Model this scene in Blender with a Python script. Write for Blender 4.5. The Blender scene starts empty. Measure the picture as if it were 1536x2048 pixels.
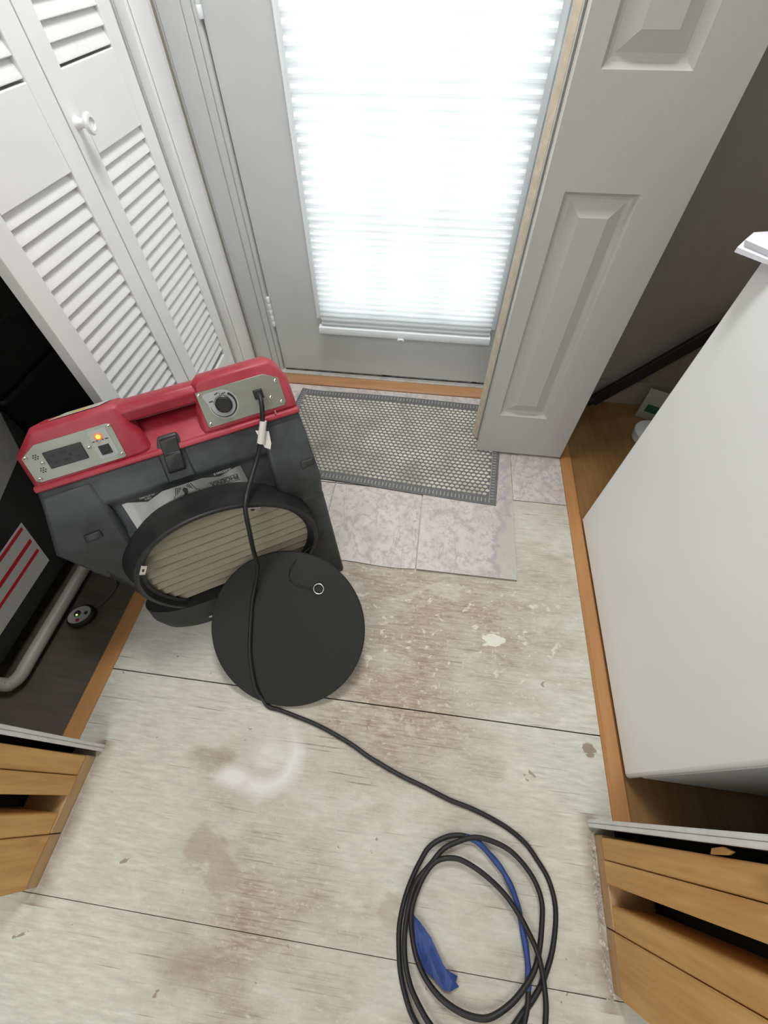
import bpy, bmesh, math, random
from mathutils import Vector, Matrix
random.seed(7)
S = bpy.context.scene
COL = S.collection
PI = math.pi

# ---------------------------------------------------------------- camera, world, lights, exposure
cam_d = bpy.data.cameras.new('camera'); cam = bpy.data.objects.new('camera', cam_d); COL.objects.link(cam)
cam_d.sensor_fit = 'VERTICAL'; cam_d.sensor_height = 36.0; cam_d.lens = 837.78 / 2048 * 36.0
cam_d.clip_start = 0.01
yaw, pit, rol = math.radians(-7.71411), math.radians(55.38724), math.radians(0.48701)
fw = Vector((math.sin(yaw) * math.cos(pit), math.cos(yaw) * math.cos(pit), -math.sin(pit)))
rt = Vector((math.cos(yaw), -math.sin(yaw), 0)); dn = fw.cross(rt)
r2 = rt * math.cos(rol) + dn * math.sin(rol); d2 = dn * math.cos(rol) - rt * math.sin(rol)
cam.matrix_world = Matrix(((r2.x, -d2.x, -fw.x, 0), (r2.y, -d2.y, -fw.y, 0), (r2.z, -d2.z, -fw.z, 1.15), (0, 0, 0, 1)))
S.camera = cam

W = bpy.data.worlds.new('daylight'); S.world = W; W.use_nodes = True
W.node_tree.nodes['Background'].inputs[0].default_value = (0.93, 0.97, 1.0, 1)
W.node_tree.nodes['Background'].inputs[1].default_value = 3.6

def lamp(name, loc, rot, sx, sy, power, color):
    d = bpy.data.lights.new(name, 'AREA'); d.shape = 'RECTANGLE'; d.size = sx; d.size_y = sy
    d.energy = power; d.color = color
    o = bpy.data.objects.new(name, d); COL.objects.link(o); o.location = loc; o.rotation_euler = rot
    return o
lamp('near_room_ceiling_lamp', (-0.5, -0.95, 2.32), (0, 0, 0), 0.9, 0.9, 18, (1.0, 0.985, 0.955))
lamp('entry_ceiling_lamp', (-0.1, 1.0, 2.345), (0, 0, 0), 0.45, 0.45, 24, (1.0, 0.99, 0.97))

S.view_settings.view_transform = 'Standard'; S.view_settings.look = 'None'
S.view_settings.exposure = 0.0; S.view_settings.gamma = 1.0
S.view_settings.use_curve_mapping = False

# ---------------------------------------------------------------- helpers
class MB:
    def __init__(s): s.v = []; s.f = []; s.m = []
    def add(s, vs, fs, mi=0):
        o = len(s.v); s.v += [tuple(v) for v in vs]
        for f in fs: s.f.append([i + o for i in f]); s.m.append(mi)
        return s
    def box(s, a, b, xf=None, mi=0):
        x0, y0, z0 = a; x1, y1, z1 = b
        vs = [(x0, y0, z0), (x1, y0, z0), (x1, y1, z0), (x0, y1, z0), (x0, y0, z1), (x1, y0, z1), (x1, y1, z1), (x0, y1, z1)]
        if xf: vs = [xf(*v) for v in vs]
        return s.add(vs, [(0, 3, 2, 1), (4, 5, 6, 7), (0, 1, 5, 4), (1, 2, 6, 5), (2, 3, 7, 6), (3, 0, 4, 7)], mi)
    def prism(s, poly, w0, w1, xf, mi=0, taper=None):
        n = len(poly)
        top = taper or poly
        vs = [xf(p[0], p[1], w0) for p in poly] + [xf(p[0], p[1], w1) for p in top]
        fs = [list(range(n))[::-1], list(range(n, 2 * n))] + [(i, (i + 1) % n, n + (i + 1) % n, n + i) for i in range(n)]
        return s.add(vs, fs, mi)
    def rings(s, rings, closed=True, cap0=True, cap1=True, mi=0):
        n = len(rings[0]); vs = [p for r in rings for p in r]; fs = []
        for k in range(len(rings) - 1):
            for i in range(n if closed else n - 1):
                j = (i + 1) % n
                fs.append((k * n + i, k * n + j, (k + 1) * n + j, (k + 1) * n + i))
        if cap0: fs.append(list(range(n))[::-1])
        if cap1: fs.append([(len(rings) - 1) * n + i for i in range(n)])
        return s.add(vs, fs, mi)
    def tube(s, path, r, n=10, mi=0, flat=1.0):
        P = [Vector(p) for p in path]; R = r if isinstance(r, (list, tuple)) else [r] * len(P)
        rings = []; up = Vector((0, 0, 1)); nrm = None
        for i, p in enumerate(P):
            t = (P[min(i + 1, len(P) - 1)] - P[max(i - 1, 0)]).normalized()
            if nrm is None:
                nrm = t.cross(up)
                if nrm.length < 1e-3: nrm = t.cross(Vector((1, 0, 0)))
            nrm = (nrm - t * nrm.dot(t)).normalized(); b = t.cross(nrm)
            rings.append([tuple(p + nrm * (R[i] * math.cos(2 * PI * k / n)) + b * (R[i] * flat * math.sin(2 * PI * k / n))) for k in range(n)])
        return s.rings(rings, mi=mi)
    def lathe(s, prof, xf, n=32, mi=0, cap0=True, cap1=True):
        return s.rings([[xf(r * math.cos(2 * PI * k / n), r * math.sin(2 * PI * k / n), h) for k in range(n)] for r, h in prof], cap0=cap0, cap1=cap1, mi=mi)

def ident(x, y, z): return (x, y, z)
def obj(name, mb, mats, parent=None, smooth=0, bevel=0, seg=2):
    me = bpy.data.meshes.new(name); me.from_pydata(mb.v, [], mb.f)
    if not isinstance(mats, (list, tuple)): mats = [mats]
    for m in mats: me.materials.append(m)
    for p, mi in zip(me.polygons, mb.m): p.material_index = mi
    bm = bmesh.new(); bm.from_mesh(me); bmesh.ops.recalc_face_normals(bm, faces=bm.faces); bm.to_mesh(me); bm.free()
    if smooth:
        me.polygons.foreach_set('use_smooth', [True] * len(me.polygons))
        try: me.set_sharp_from_angle(angle=math.radians(smooth))
        except Exception: pass
    o = bpy.data.objects.new(name, me); COL.objects.link(o)
    if parent: o.parent = parent
    if bevel:
        md = o.modifiers.new('bevel', 'BEVEL'); md.width = bevel; md.segments = seg; md.limit_method = 'ANGLE'
        md.angle_limit = math.radians(38); md.harden_normals = False
        me.polygons.foreach_set('use_smooth', [True] * len(me.polygons))
        try: me.set_sharp_from_angle(angle=math.radians(60))
        except Exception: pass
    return o
def tag(o, label, cat, group=None, kind=None):
    if label: o['label'] = label
    if cat: o['category'] = cat
    if group: o['group'] = group
    if kind: o['kind'] = kind
    return o
def thing(name, label, cat, loc=(0, 0, 0), rz=0, group=None, kind=None):
    o = bpy.data.objects.new(name, None); COL.objects.link(o); o.empty_display_size = 0.05
    o.location = loc; o.rotation_euler = (0, 0, rz)
    return tag(o, label, cat, group, kind)
def lab(o, label): o['label'] = label; return o
def text_mesh(body, size, name, m, parent, xf, bold=0.0, squash=1.0):
    c = bpy.data.curves.new(name, 'FONT'); c.body = body; c.size = size; c.extrude = 0; c.offset = bold
    t = bpy.data.objects.new(name + '_src', c); COL.objects.link(t)
    bpy.context.view_layer.update()
    me = bpy.data.meshes.new_from_object(t.evaluated_get(bpy.context.evaluated_depsgraph_get()))
    bpy.data.objects.remove(t); bpy.data.curves.remove(c)
    for v in me.vertices: v.co = Vector(xf(v.co.x * squash, v.co.y))
    me.materials.clear(); me.materials.append(m); me.name = name
    o = bpy.data.objects.new(name, me); COL.objects.link(o); o.parent = parent
    return o
def catmull(pts, k=6):
    P = [Vector(p) for p in pts]; out = []
    for i in range(len(P) - 1):
        a, b, c, d = P[max(i - 1, 0)], P[i], P[i + 1], P[min(i + 2, len(P) - 1)]
        for j in range(k):
            t = j / k
            out.append(0.5 * ((2 * b) + (c - a) * t + (2 * a - 5 * b + 4 * c - d) * t * t + (3 * b - a - 3 * c + d) * t ** 3))
    out.append(P[-1]); return out

# ---------------------------------------------------------------- materials
class NT:
    def __init__(s, name, rough=0.5, metal=0.0):
        s.m = bpy.data.materials.new(name); s.m.use_nodes = True; s.t = s.m.node_tree
        s.b = s.t.nodes['Principled BSDF']; s.b.inputs['Roughness'].default_value = rough; s.b.inputs['Metallic'].default_value = metal
        s._co = None
    def n(s, typ, **kw):
        nd = s.t.nodes.new(typ)
        for k, v in kw.items(): setattr(nd, k, v)
        return nd
    def l(s, a, b): s.t.links.new(a, b)
    def co(s):
        if s._co is None: s._co = s.n('ShaderNodeTexCoord').outputs['Object']
        return s._co
    def noise(s, scale, vec=(1, 1, 1), detail=4, rough=0.55, off=(0, 0, 0), dist=0):
        mp = s.n('ShaderNodeMapping'); s.l(s.co(), mp.inputs[0]); mp.inputs['Scale'].default_value = vec; mp.inputs['Location'].default_value = off
        nz = s.n('ShaderNodeTexNoise'); s.l(mp.outputs[0], nz.inputs['Vector'])
        nz.inputs['Scale'].default_value = scale; nz.inputs['Detail'].default_value = detail; nz.inputs['Roughness'].default_value = rough
        nz.inputs['Distortion'].default_value = dist
        return nz.outputs['Fac']
    def ramp(s, fac, stops):
        r = s.n('ShaderNodeValToRGB'); s.l(fac, r.inputs[0]); e = r.color_ramp.elements
        while len(e) < len(stops): e.new(0.5)
        for el, (p, c) in zip(e, stops):
            el.position = p; el.color = (c, c, c, 1) if isinstance(c, (int, float)) else (*c, 1)
        return r.outputs[0]
    def mix(s, fac, a, b, mode='MIX'):
        m = s.n('ShaderNodeMix', data_type='RGBA', blend_type=mode)
        for sock, v in ((m.inputs[0], fac), (m.inputs[6], a), (m.inputs[7], b)):
            if hasattr(v, 'links'): s.l(v, sock)
            elif isinstance(v, (int, float)): sock.default_value = v
            else: sock.default_value = (*v, 1)
        return m.outputs[2]
    def math(s, op, a, b=0.0, c=0.0, clamp=False):
        m = s.n('ShaderNodeMath', operation=op, use_clamp=clamp)
        for i, v in enumerate((a, b, c)):
            if hasattr(v, 'links'): s.l(v, m.inputs[i])
            else: m.inputs[i].default_value = v
        return m.outputs[0]
    def xyz(s):
        x = s.n('ShaderNodeSeparateXYZ'); s.l(s.co(), x.inputs[0]); return x.outputs
    def base(s, c):
        if hasattr(c, 'links'): s.l(c, s.b.inputs['Base Color'])
        else: s.b.inputs['Base Color'].default_value = (*c, 1)
    def bump(s, h, strength=0.3, dist=0.002):
        b = s.n('ShaderNodeBump'); b.inputs['Strength'].default_value = strength; b.inputs['Distance'].default_value = dist
        s.l(h, b.inputs['Height']); s.l(b.outputs[0], s.b.inputs['Normal'])

def simple(name, col, rough=0.5, metal=0.0, var=0.0, scale=30, bump=0.0):
    k = NT(name, rough, metal)
    if var:
        f = k.noise(scale)
        k.base(k.ramp(f, [(0.3, tuple(c * (1 - var) for c in col)), (0.7, tuple(min(1, c * (1 + var)) for c in col))]))
        if bump: k.bump(f, bump)
    else: k.base(col)
    return k.m
def emit(name, col, st):
    k = NT(name, 0.3); k.base(col); k.b.inputs['Emission Color'].default_value = (*col, 1); k.b.inputs['Emission Strength'].default_value = st
    return k.m
def wood(name, c0, c1, vec, rough=0.45, scale=4, knots=False):
    k = NT(name, rough)
    f = k.noise(scale, vec, 6, 0.6, dist=0.6); g = k.noise(scale * 6, vec, 3)
    c = k.mix(0.35, k.ramp(f, [(0.3, c0), (0.7, c1)]), k.ramp(g, [(0.35, c0), (0.65, c1)]))
    if knots:
        q = k.noise(9, (0.6, 1, 0.6), 2)
        c = k.mix(k.ramp(q, [(0.64, 0.0), (0.74, 0.7)]), c, tuple(v * 0.35 for v in c0))
    k.base(c); k.bump(g, 0.15, 0.001)
    return k.m

def painted_floor():
    k = NT('worn_painted_plywood', 0.62)
    x, y, z = k.xyz()
    big = k.noise(3.1, (1, 1.3, 1), 5, 0.6, off=(0.7, 0.2, 0)); mid = k.noise(13, (0.7, 1.4, 1), 6, 0.65)
    fine = k.noise(60, (0.35, 2.0, 1), 5, 0.7)
    def blob(cx, cy, rx, ry):
        a = k.math('MULTIPLY', k.math('SUBTRACT', x, cx), 1 / rx); b = k.math('MULTIPLY', k.math('SUBTRACT', y, cy), 1 / ry)
        d = k.math('SQRT', k.math('ADD', k.math('MULTIPLY', a, a), k.math('MULTIPLY', b, b)))
        return k.math('SUBTRACT', 1.0, d, clamp=True)
    wear = k.math('MULTIPLY', blob(0.05, 0.47, 0.55, 0.42), 0.62)
    wear = k.math('ADD', wear, k.math('MULTIPLY', blob(-0.02, 0.12, 0.36, 0.2), 0.40))
    wear = k.math('ADD', wear, k.math('MULTIPLY', blob(-0.2, -0.25, 0.42, 0.24), 0.30))
    wear = k.math('ADD', wear, k.math('MULTIPLY', blob(-0.40, -0.02, 0.2, 0.14), 0.30))
    t = k.math('ADD', k.math('MULTIPLY', big, 0.55), k.math('MULTIPLY', mid, 0.55))
    t = k.math('ADD', t, k.math('MULTIPLY', fine, 0.22)); t = k.math('ADD', t, k.math('MULTIPLY', wear, 0.54))
    keep = k.math('ADD', k.math('MULTIPLY', blob(-0.62, 0.0, 0.30, 0.42), 0.20), k.math('MULTIPLY', blob(0.46, 0.12, 0.22, 0.32), 0.22))
    keep = k.math('ADD', keep, k.math('MULTIPLY', blob(-0.62, -0.42, 0.30, 0.22), 0.22)); t = k.math('SUBTRACT', t, keep)
    worn = k.ramp(t, [(0.62, 0.0), (0.95, 1.0)])
    paint = k.mix(k.ramp(fine, [(0.3, 0.0), (0.7, 1.0)]), (0.47, 0.46, 0.395), (0.67, 0.665, 0.585))
    bare = k.mix(k.ramp(k.noise(95, (0.3, 1.6, 1), 4, 0.7), [(0.3, 0.0), (0.7, 1.0)]), (0.27, 0.20, 0.15), (0.49, 0.405, 0.33))
    fl2 = k.noise(75, (0.8, 1.2, 1), 4, 0.75, off=(4, 2, 0))
    bare = k.mix(k.ramp(fl2, [(0.56, 0.0), (0.66, 0.75)]), bare, (0.62, 0.57, 0.50))
    c = k.mix(worn, paint, bare)
    # open grain checks running along the boards
    gr = k.noise(26, (0.14, 8.5, 1), 2, 0.5, dist=0.3); gm = k.noise(7, (1, 1, 1), 3)
    crack = k.math('MULTIPLY', k.ramp(gr, [(0.285, 1.0), (0.325, 0.0)]), k.ramp(gm, [(0.40, 0.1), (0.60, 1.0)]))
    c = k.mix(k.math('MULTIPLY', crack, 0.75), c, (0.17, 0.13, 0.10))
    g2 = k.noise(60, (0.10, 4.4, 1), 2, 0.5, off=(3, 0, 0))
    c = k.mix(k.math('MULTIPLY', k.ramp(g2, [(0.33, 0.55), (0.42, 0.0)]), worn), c, (0.21, 0.16, 0.125))
    g3 = k.noise(80, (0.07, 4.2, 1), 2, 0.5, off=(7, 3, 0)); g4 = k.noise(4, (1, 1, 1), 3, off=(2, 6, 0))
    c = k.mix(k.math('MULTIPLY', k.ramp(g3, [(0.285, 0.75), (0.325, 0.0)]), k.ramp(g4, [(0.42, 0.0), (0.58, 1.0)])), c, (0.20, 0.165, 0.13))
    dots_ = k.noise(120, (1, 1, 1), 2, 0.5, off=(1, 8, 0))
    c = k.mix(k.ramp(dots_, [(0.22, 0.55), (0.27, 0.0)]), c, (0.20, 0.16, 0.13))
    film = k.noise(7, (0.8, 1.5, 1), 6, 0.7, off=(6, 6, 0), dist=0.5)
    c = k.mix(k.ramp(film, [(0.56, 0.0), (0.68, 0.5)]), c, (0.66, 0.64, 0.57))
    # paint splashes and chips
    sp = k.noise(26, (1, 1.3, 1), 6, 0.7, off=(5, 1, 0), dist=0.4); sm = blob(0.1, 0.42, 0.62, 0.32)
    c = k.mix(k.math('MULTIPLY', k.ramp(sp, [(0.59, 0.0), (0.635, 0.75)]), k.math('MULTIPLY', sm, 1.8, clamp=True)), c, (0.72, 0.69, 0.61))
    ch = k.noise(27, (1, 1.4, 1), 3, 0.5, off=(9, 4, 0), dist=0.8)
    c = k.mix(k.ramp(ch, [(0.715, 0.0), (0.73, 0.8)]), c, (0.25, 0.19, 0.145))
    # white spray arc, brown water stain
    wob = k.math('MULTIPLY', k.math('SUBTRACT', big, 0.5), 0.05)
    a = k.math('SUBTRACT', x, -0.298); b = k.math('MULTIPLY', k.math('SUBTRACT', y, 0.058), 0.95)
    d = k.math('ADD', k.math('SQRT', k.math('ADD', k.math('MULTIPLY', a, a), k.math('MULTIPLY', b, b))), wob)
    ring = k.math('SUBTRACT', 1.0, k.math('MULTIPLY', k.math('ABSOLUTE', k.math('SUBTRACT', d, 0.066)), 30.0), clamp=True)
    disc = k.math('MULTIPLY', k.math('SUBTRACT', 1.0, k.math('MULTIPLY', d, 12.5), clamp=True), 0.62)
    c = k.mix(k.math('MULTIPLY', k.math('MAXIMUM', k.math('MULTIPLY', ring, k.math('ADD', 0.55, k.math('ADD', k.math('MULTIPLY', a, 6.0), k.math('MULTIPLY', b, -7.5)), clamp=True)), k.math('ADD', disc, k.math('MULTIPLY', blob(-0.36, 0.0, 0.06, 0.03), 1.5)), clamp=True), 0.75), c, (0.80, 0.80, 0.78))
    st = k.math('ADD', blob(-0.375, -0.135, 0.06, 0.07), blob(-0.325, -0.175, 0.05, 0.045))
    st = k.ramp(k.math('MULTIPLY', st, k.math('ADD', 1.1, k.math('MULTIPLY', k.math('SUBTRACT', mid, 0.5), 6.0))), [(0.22, 0.0), (0.55, 0.55)])
    c = k.mix(st, c, (0.34, 0.26, 0.19))
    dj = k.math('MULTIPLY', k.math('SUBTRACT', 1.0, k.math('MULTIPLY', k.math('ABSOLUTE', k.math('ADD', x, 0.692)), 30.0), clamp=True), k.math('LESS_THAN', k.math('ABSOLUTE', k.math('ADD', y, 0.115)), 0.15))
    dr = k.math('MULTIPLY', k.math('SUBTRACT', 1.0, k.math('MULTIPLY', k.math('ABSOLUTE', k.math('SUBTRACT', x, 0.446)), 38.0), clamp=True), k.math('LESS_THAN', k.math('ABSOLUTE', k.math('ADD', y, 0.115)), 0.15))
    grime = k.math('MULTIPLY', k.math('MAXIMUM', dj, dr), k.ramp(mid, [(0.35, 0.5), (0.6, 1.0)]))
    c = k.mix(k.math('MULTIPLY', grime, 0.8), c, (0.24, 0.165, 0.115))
    ss = k.math('MULTIPLY', k.math('ADD', blob(-0.30, -0.31, 0.16, 0.06), k.math('MULTIPLY', blob(-0.42, 0.03, 0.09, 0.035), 1.3)), k.math('ADD', 0.8, k.math('MULTIPLY', k.math('SUBTRACT', mid, 0.5), 4.0)))
    c = k.mix(k.ramp(ss, [(0.15, 0.0), (0.8, 0.55)]), c, (0.32, 0.25, 0.18))
    s2 = k.ramp(k.math('MULTIPLY', blob(0.03, -0.172, 0.035, 0.045), k.math('ADD', 1.0, k.math('MULTIPLY', k.math('SUBTRACT', mid, 0.5), 5.0))), [(0.22, 0.0), (0.5, 0.5)])
    c = k.mix(s2, c, (0.38, 0.29, 0.20))
    s3 = k.ramp(k.math('MULTIPLY', blob(0.468, 0.161, 0.024, 0.026), k.math('ADD', 1.0, k.math('MULTIPLY', k.math('SUBTRACT', fine, 0.5), 3.0))), [(0.36, 0.0), (0.41, 0.9)])
    c = k.mix(s3, c, (0.26, 0.20, 0.15))
    s4 = k.ramp(k.math('MULTIPLY', blob(0.235, 0.40, 0.06, 0.032), k.math('ADD', 1.0, k.math('MULTIPLY', k.math('SUBTRACT', mid, 0.5), 7.0))), [(0.42, 0.0), (0.48, 0.85)])
    c = k.mix(s4, c, (0.76, 0.74, 0.66))
    k.base(c)
    h = k.math('SUBTRACT', k.math('MULTIPLY', fine, 0.4), crack); h = k.math('SUBTRACT', h, k.math('MULTIPLY', worn, 0.4))
    k.bump(h, 0.35, 0.0015)
    return k.m
def stone_tile():
    k = NT('stone_look_vinyl_tile', 0.38)
    info = k.n('ShaderNodeObjectInfo'); rnd = info.outputs['Random']
    mp = k.n('ShaderNodeVectorMath', operation='ADD'); k.l(k.co(), mp.inputs[0])
    cmb = k.n('ShaderNodeCombineXYZ'); k.l(k.math('MULTIPLY', rnd, 37.0), cmb.inputs[0]); k.l(k.math('MULTIPLY', rnd, 11.0), cmb.inputs[1]); k.l(cmb.outputs[0], mp.inputs[1])
    k._co = mp.outputs[0]
    a = k.noise(9, (1, 1, 1), 7, 0.65, dist=1.8); b = k.noise(55, (1, 1, 1), 5, 0.7); v = k.noise(6, (1, 0.35, 1), 4, 0.5, dist=2.5)
    c = k.ramp(a, [(0.30, (0.43, 0.385, 0.36)), (0.45, (0.54, 0.49, 0.465)), (0.60, (0.605, 0.56, 0.53)), (0.75, (0.49, 0.46, 0.405))])
    c = k.mix(k.ramp(b, [(0.38, 0.55), (0.50, 0.0)]), c, (0.33, 0.29, 0.28))
    vein = k.math('ABSOLUTE', k.math('SUBTRACT', v, 0.5))
    c = k.mix(k.ramp(vein, [(0.002, 0.55), (0.014, 0.0)]), c, (0.33, 0.295, 0.30))
    pos = k.n('ShaderNodeNewGeometry').outputs['Position']; sx_ = k.n('ShaderNodeSeparateXYZ'); k.l(pos, sx_.inputs[0])
    sw = k.math('ADD', sx_.outputs[0], k.math('MULTIPLY', k.math('SUBTRACT', a, 0.5), 0.16)); sw = k.math('ADD', sw, k.math('MULTIPLY', k.math('SUBTRACT', sx_.outputs[1], 0.60), -0.10))
    here = k.math('MULTIPLY', k.math('LESS_THAN', sx_.outputs[0], 0.3198), k.math('MULTIPLY', k.math('GREATER_THAN', sx_.outputs[0], 0.0158), k.math('LESS_THAN', sx_.outputs[1], 1.19)))
    c = k.mix(k.math('MULTIPLY', here, k.ramp(sw, [(0.245, 0.0), (0.262, 0.85)])), c, (0.475, 0.455, 0.40))
    c = k.mix(k.math('MULTIPLY', here, k.ramp(k.math('ABSOLUTE', k.math('SUBTRACT', sw, 0.258)), [(0.004, 0.8), (0.016, 0.0)])), c, (0.37, 0.345, 0.365))
    k.base(c); k.bump(b, 0.2, 0.001)
    return k.m
def scuffed_plastic(name, col, scuff, rough=0.5, amt=0.5):
    k = NT(name, rough)
    a = k.noise(7, (1, 1, 1), 6, 0.65); b = k.noise(70, (1, 1, 1), 4, 0.7)
    s = k.noise(26, (0.5, 1.2, 2.4), 4, 0.7, off=(2, 1, 0), dist=1.5)
    c = k.mix(k.math('MULTIPLY', k.ramp(a, [(0.38, 0.0), (0.68, 1.0)]), amt), col, scuff)
    c = k.mix(k.ramp(s, [(0.70, 0.0), (0.78, 0.22)]), c, tuple(min(1, v * 1.9 + 0.03) for v in scuff))
    k.base(c); k.bump(b, 0.12, 0.0008)
    k.l(k.ramp(a, [(0.3, rough - 0.08), (0.7, rough + 0.12)]), k.b.inputs['Roughness'])
    return k.m
def brushed(name, col, rough=0.38):
    k = NT(name, rough, 0.85)
    f = k.noise(14, (1, 3, 1), 5, 0.6)
    k.base(k.ramp(f, [(0.3, tuple(c * 0.82 for c in col)), (0.7, col)]))
    return k.m
def shade_fabric():
    k = NT('white_shade_fabric', 0.8)
    t = k.t; out = t.nodes['Material Output']
    tr = k.n('ShaderNodeBsdfTranslucent'); df = k.n('ShaderNodeBsdfDiffuse'); mx = k.n('ShaderNodeMixShader')
    f = k.noise(16, (0.5, 1, 3.0), 4, 0.6)
    k.l(k.ramp(f, [(0.3, (0.66, 0.68, 0.69)), (0.7, (0.80, 0.81, 0.82))]), tr.inputs[0]); df.inputs[0].default_value = (0.86, 0.87, 0.87, 1)
    mx.inputs[0].default_value = 0.48; k.l(df.outputs[0], mx.inputs[1]); k.l(tr.outputs[0], mx.inputs[2]); k.l(mx.outputs[0], out.inputs[0])
    return k.m
def clear_glass():
    k = NT('clear_door_glass', 0.05)
    t = k.t; out = t.nodes['Material Output']
    tp = k.n('ShaderNodeBsdfTransparent'); gl = k.n('ShaderNodeBsdfGlossy'); mx = k.n('ShaderNodeMixShader')
    gl.inputs['Roughness'].default_value = 0.03; mx.inputs[0].default_value = 0.06; tp.inputs[0].default_value = (0.96, 0.98, 0.97, 1)
    k.l(tp.outputs[0], mx.inputs[1]); k.l(gl.outputs[0], mx.inputs[2]); k.l(mx.outputs[0], out.inputs[0])
    return k.m

M_tedge = simple('tile_core_edge', (0.27, 0.24, 0.21), 0.7, 0, 0.1, 60); M_floor = painted_floor(); M_tile = stone_tile()
M_white = simple('white_satin_paint', (0.84, 0.84, 0.84), 0.42, 0, 0.03, 8)
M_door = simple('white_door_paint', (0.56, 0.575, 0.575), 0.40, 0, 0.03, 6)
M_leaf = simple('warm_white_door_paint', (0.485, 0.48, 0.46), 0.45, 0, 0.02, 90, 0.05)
M_bare = simple('bare_edge_wood', (0.56, 0.47, 0.36), 0.7, 0, 0.15, 40)
M_wall = simple('olive_grey_wall_paint', (0.30, 0.28, 0.23), 0.8, 0, 0.04, 20)
M_drywall = simple('white_drywall', (0.74, 0.74, 0.72), 0.85, 0, 0.06, 25, 0.1)
M_plaster = simple('crumbled_plaster', (0.52, 0.46, 0.40), 0.9, 0, 0.35, 45, 0.8)
M_ceil = simple('ceiling_white', (0.75, 0.75, 0.73), 0.9)
M_oak = wood('oak_strip', (0.38, 0.175, 0.06), (0.52, 0.265, 0.105), (3, 0.25, 3), 0.4)
M_oakx = wood('oak_threshold', (0.34, 0.17, 0.075), (0.50, 0.27, 0.13), (0.25, 3, 3), 0.4)
M_oakfloor = wood('oak_floor', (0.19, 0.095, 0.034), (0.31, 0.175, 0.07), (2.6, 0.3, 1), 0.35)
M_grayfloor = wood('dark_plank_floor', (0.060, 0.052, 0.042), (0.115, 0.098, 0.078), (0.3, 3, 1), 0.5)
M_stud = wood('pine_stud', (0.47, 0.235, 0.06), (0.74, 0.44, 0.155), (2.2, 2.2, 0.18), 0.6, 6, True)
M_plate = wood('pine_plate', (0.40, 0.25, 0.12), (0.54, 0.36, 0.19), (2.2, 0.2, 2.2), 0.65, 6)
M_black = simple('matte_black', (0.012, 0.012, 0.013), 0.55)
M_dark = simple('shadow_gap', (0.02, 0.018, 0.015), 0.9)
M_metal = brushed('stainless_plate', (0.33, 0.345, 0.29), 0.5)
M_screw = simple('bright_screw', (0.75, 0.74, 0.70), 0.25, 1.0)
M_red = scuffed_plastic('red_moulded_plastic', (0.30, 0.012, 0.027), (0.40, 0.058, 0.078), 0.45, 0.9)
M_grey = scuffed_plastic('charcoal_moulded_plastic', (0.021, 0.024, 0.026), (0.080, 0.090, 0.094), 0.42, 0.8)
M_blk = scuffed_plastic('black_collar_plastic', (0.010, 0.011, 0.011), (0.026, 0.028, 0.028), 0.45, 0.6)
M_lid = scuffed_plastic('dusty_black_rubber', (0.014, 0.0155, 0.012), (0.024, 0.026, 0.021), 0.8, 0.8)
M_filter = simple('cream_filter_paper', (0.29, 0.265, 0.195), 0.9, 0, 0.06, 12)
M_foil = NT('silver_foil_label', 0.35, 0.35); M_foil.base(M_foil.ramp(M_foil.noise(3, (6, 0.2, 0.2), 1), [(0.45, (0.20, 0.20, 0.19)), (0.55, (0.33, 0.33, 0.31))])); M_foil = M_foil.m
M_greylab = simple('grey_label', (0.36, 0.37, 0.36), 0.5)
M_ink = simple('black_ink', (0.012, 0.012, 0.012), 0.6)
M_lettr = simple('pale_lettering', (0.50, 0.50, 0.48), 0.5)
M_cord = scuffed_plastic('black_cord_rubber', (0.006, 0.006, 0.006), (0.013, 0.013, 0.013), 0.5, 0.7)
M_blue = simple('blue_painters_tape', (0.022, 0.055, 0.22), 0.55, 0, 0.25, 60, 0.3)
M_tagw = simple('white_paper_tag', (0.68, 0.66, 0.60), 0.7, 0, 0.06, 60)
M_redink = simple('red_ink', (0.42, 0.012, 0.02), 0.6)
M_appl = simple('white_enamel', (0.88, 0.89, 0.89), 0.22, 0, 0.01, 5)
M_gasket = simple('grey_gasket', (0.30, 0.30, 0.30), 0.6)
M_cloth = simple('white_cloth', (0.80, 0.80, 0.86), 0.9, 0, 0.03, 30)
M_matg = simple('grey_mat_rubber', (0.125, 0.125, 0.122), 0.7, 0, 0.12, 50)
M_matb = simple('pale_mat_ribs', (0.56, 0.54, 0.45), 0.75, 0, 0.30, 9)
M_sill = simple('grey_painted_sill', (0.42, 0.41, 0.38), 0.55, 0, 0.2, 30)
M_pvc = simple('off_white_tube', (0.33, 0.33, 0.28), 0.45, 0, 0.08, 20)
M_vinyl = simple('white_vinyl', (0.80, 0.84, 0.86), 0.30)
M_fab = shade_fabric(); M_glass = clear_glass()
M_card = simple('dull_white_card', (0.34, 0.34, 0.31), 0.8)
M_yel = simple('yellow_print', (0.50, 0.40, 0.10), 0.6)

# ---------------------------------------------------------------- floor, walls, ceiling
def struct(name, mb, m, label, cat, bevel=0, smooth=0):
    return tag(obj(name, mb, m, None, smooth, bevel), label, cat, kind='structure')
struct('floor', MB().box((-0.757, 0.1972, -0.018), (0.499, 1.46, 0)), M_floor, 'worn white-painted plywood floor board nearest the exterior door', 'floor')
struct('floor', MB().box((-0.757, -0.2464, -0.018), (0.499, 0.1942, 0)), M_floor, 'worn white-painted plywood floor board in the middle with the white spray mark', 'floor')
struct('floor', MB().box((-2.4, -3.2, -0.018), (2.4, -0.2478, 0)), M_floor, 'worn white-painted floor at the bottom of the photo under the coiled cord', 'floor')
struct('floor', MB().box((-2.4, -3.2, -0.06), (2.4, 1.6, -0.0185)), M_dark, 'near-black sheet added for the shade in the gaps between floor boards', 'floor')  # added sheet, its near-black colour stands for shade in the board gaps
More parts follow.
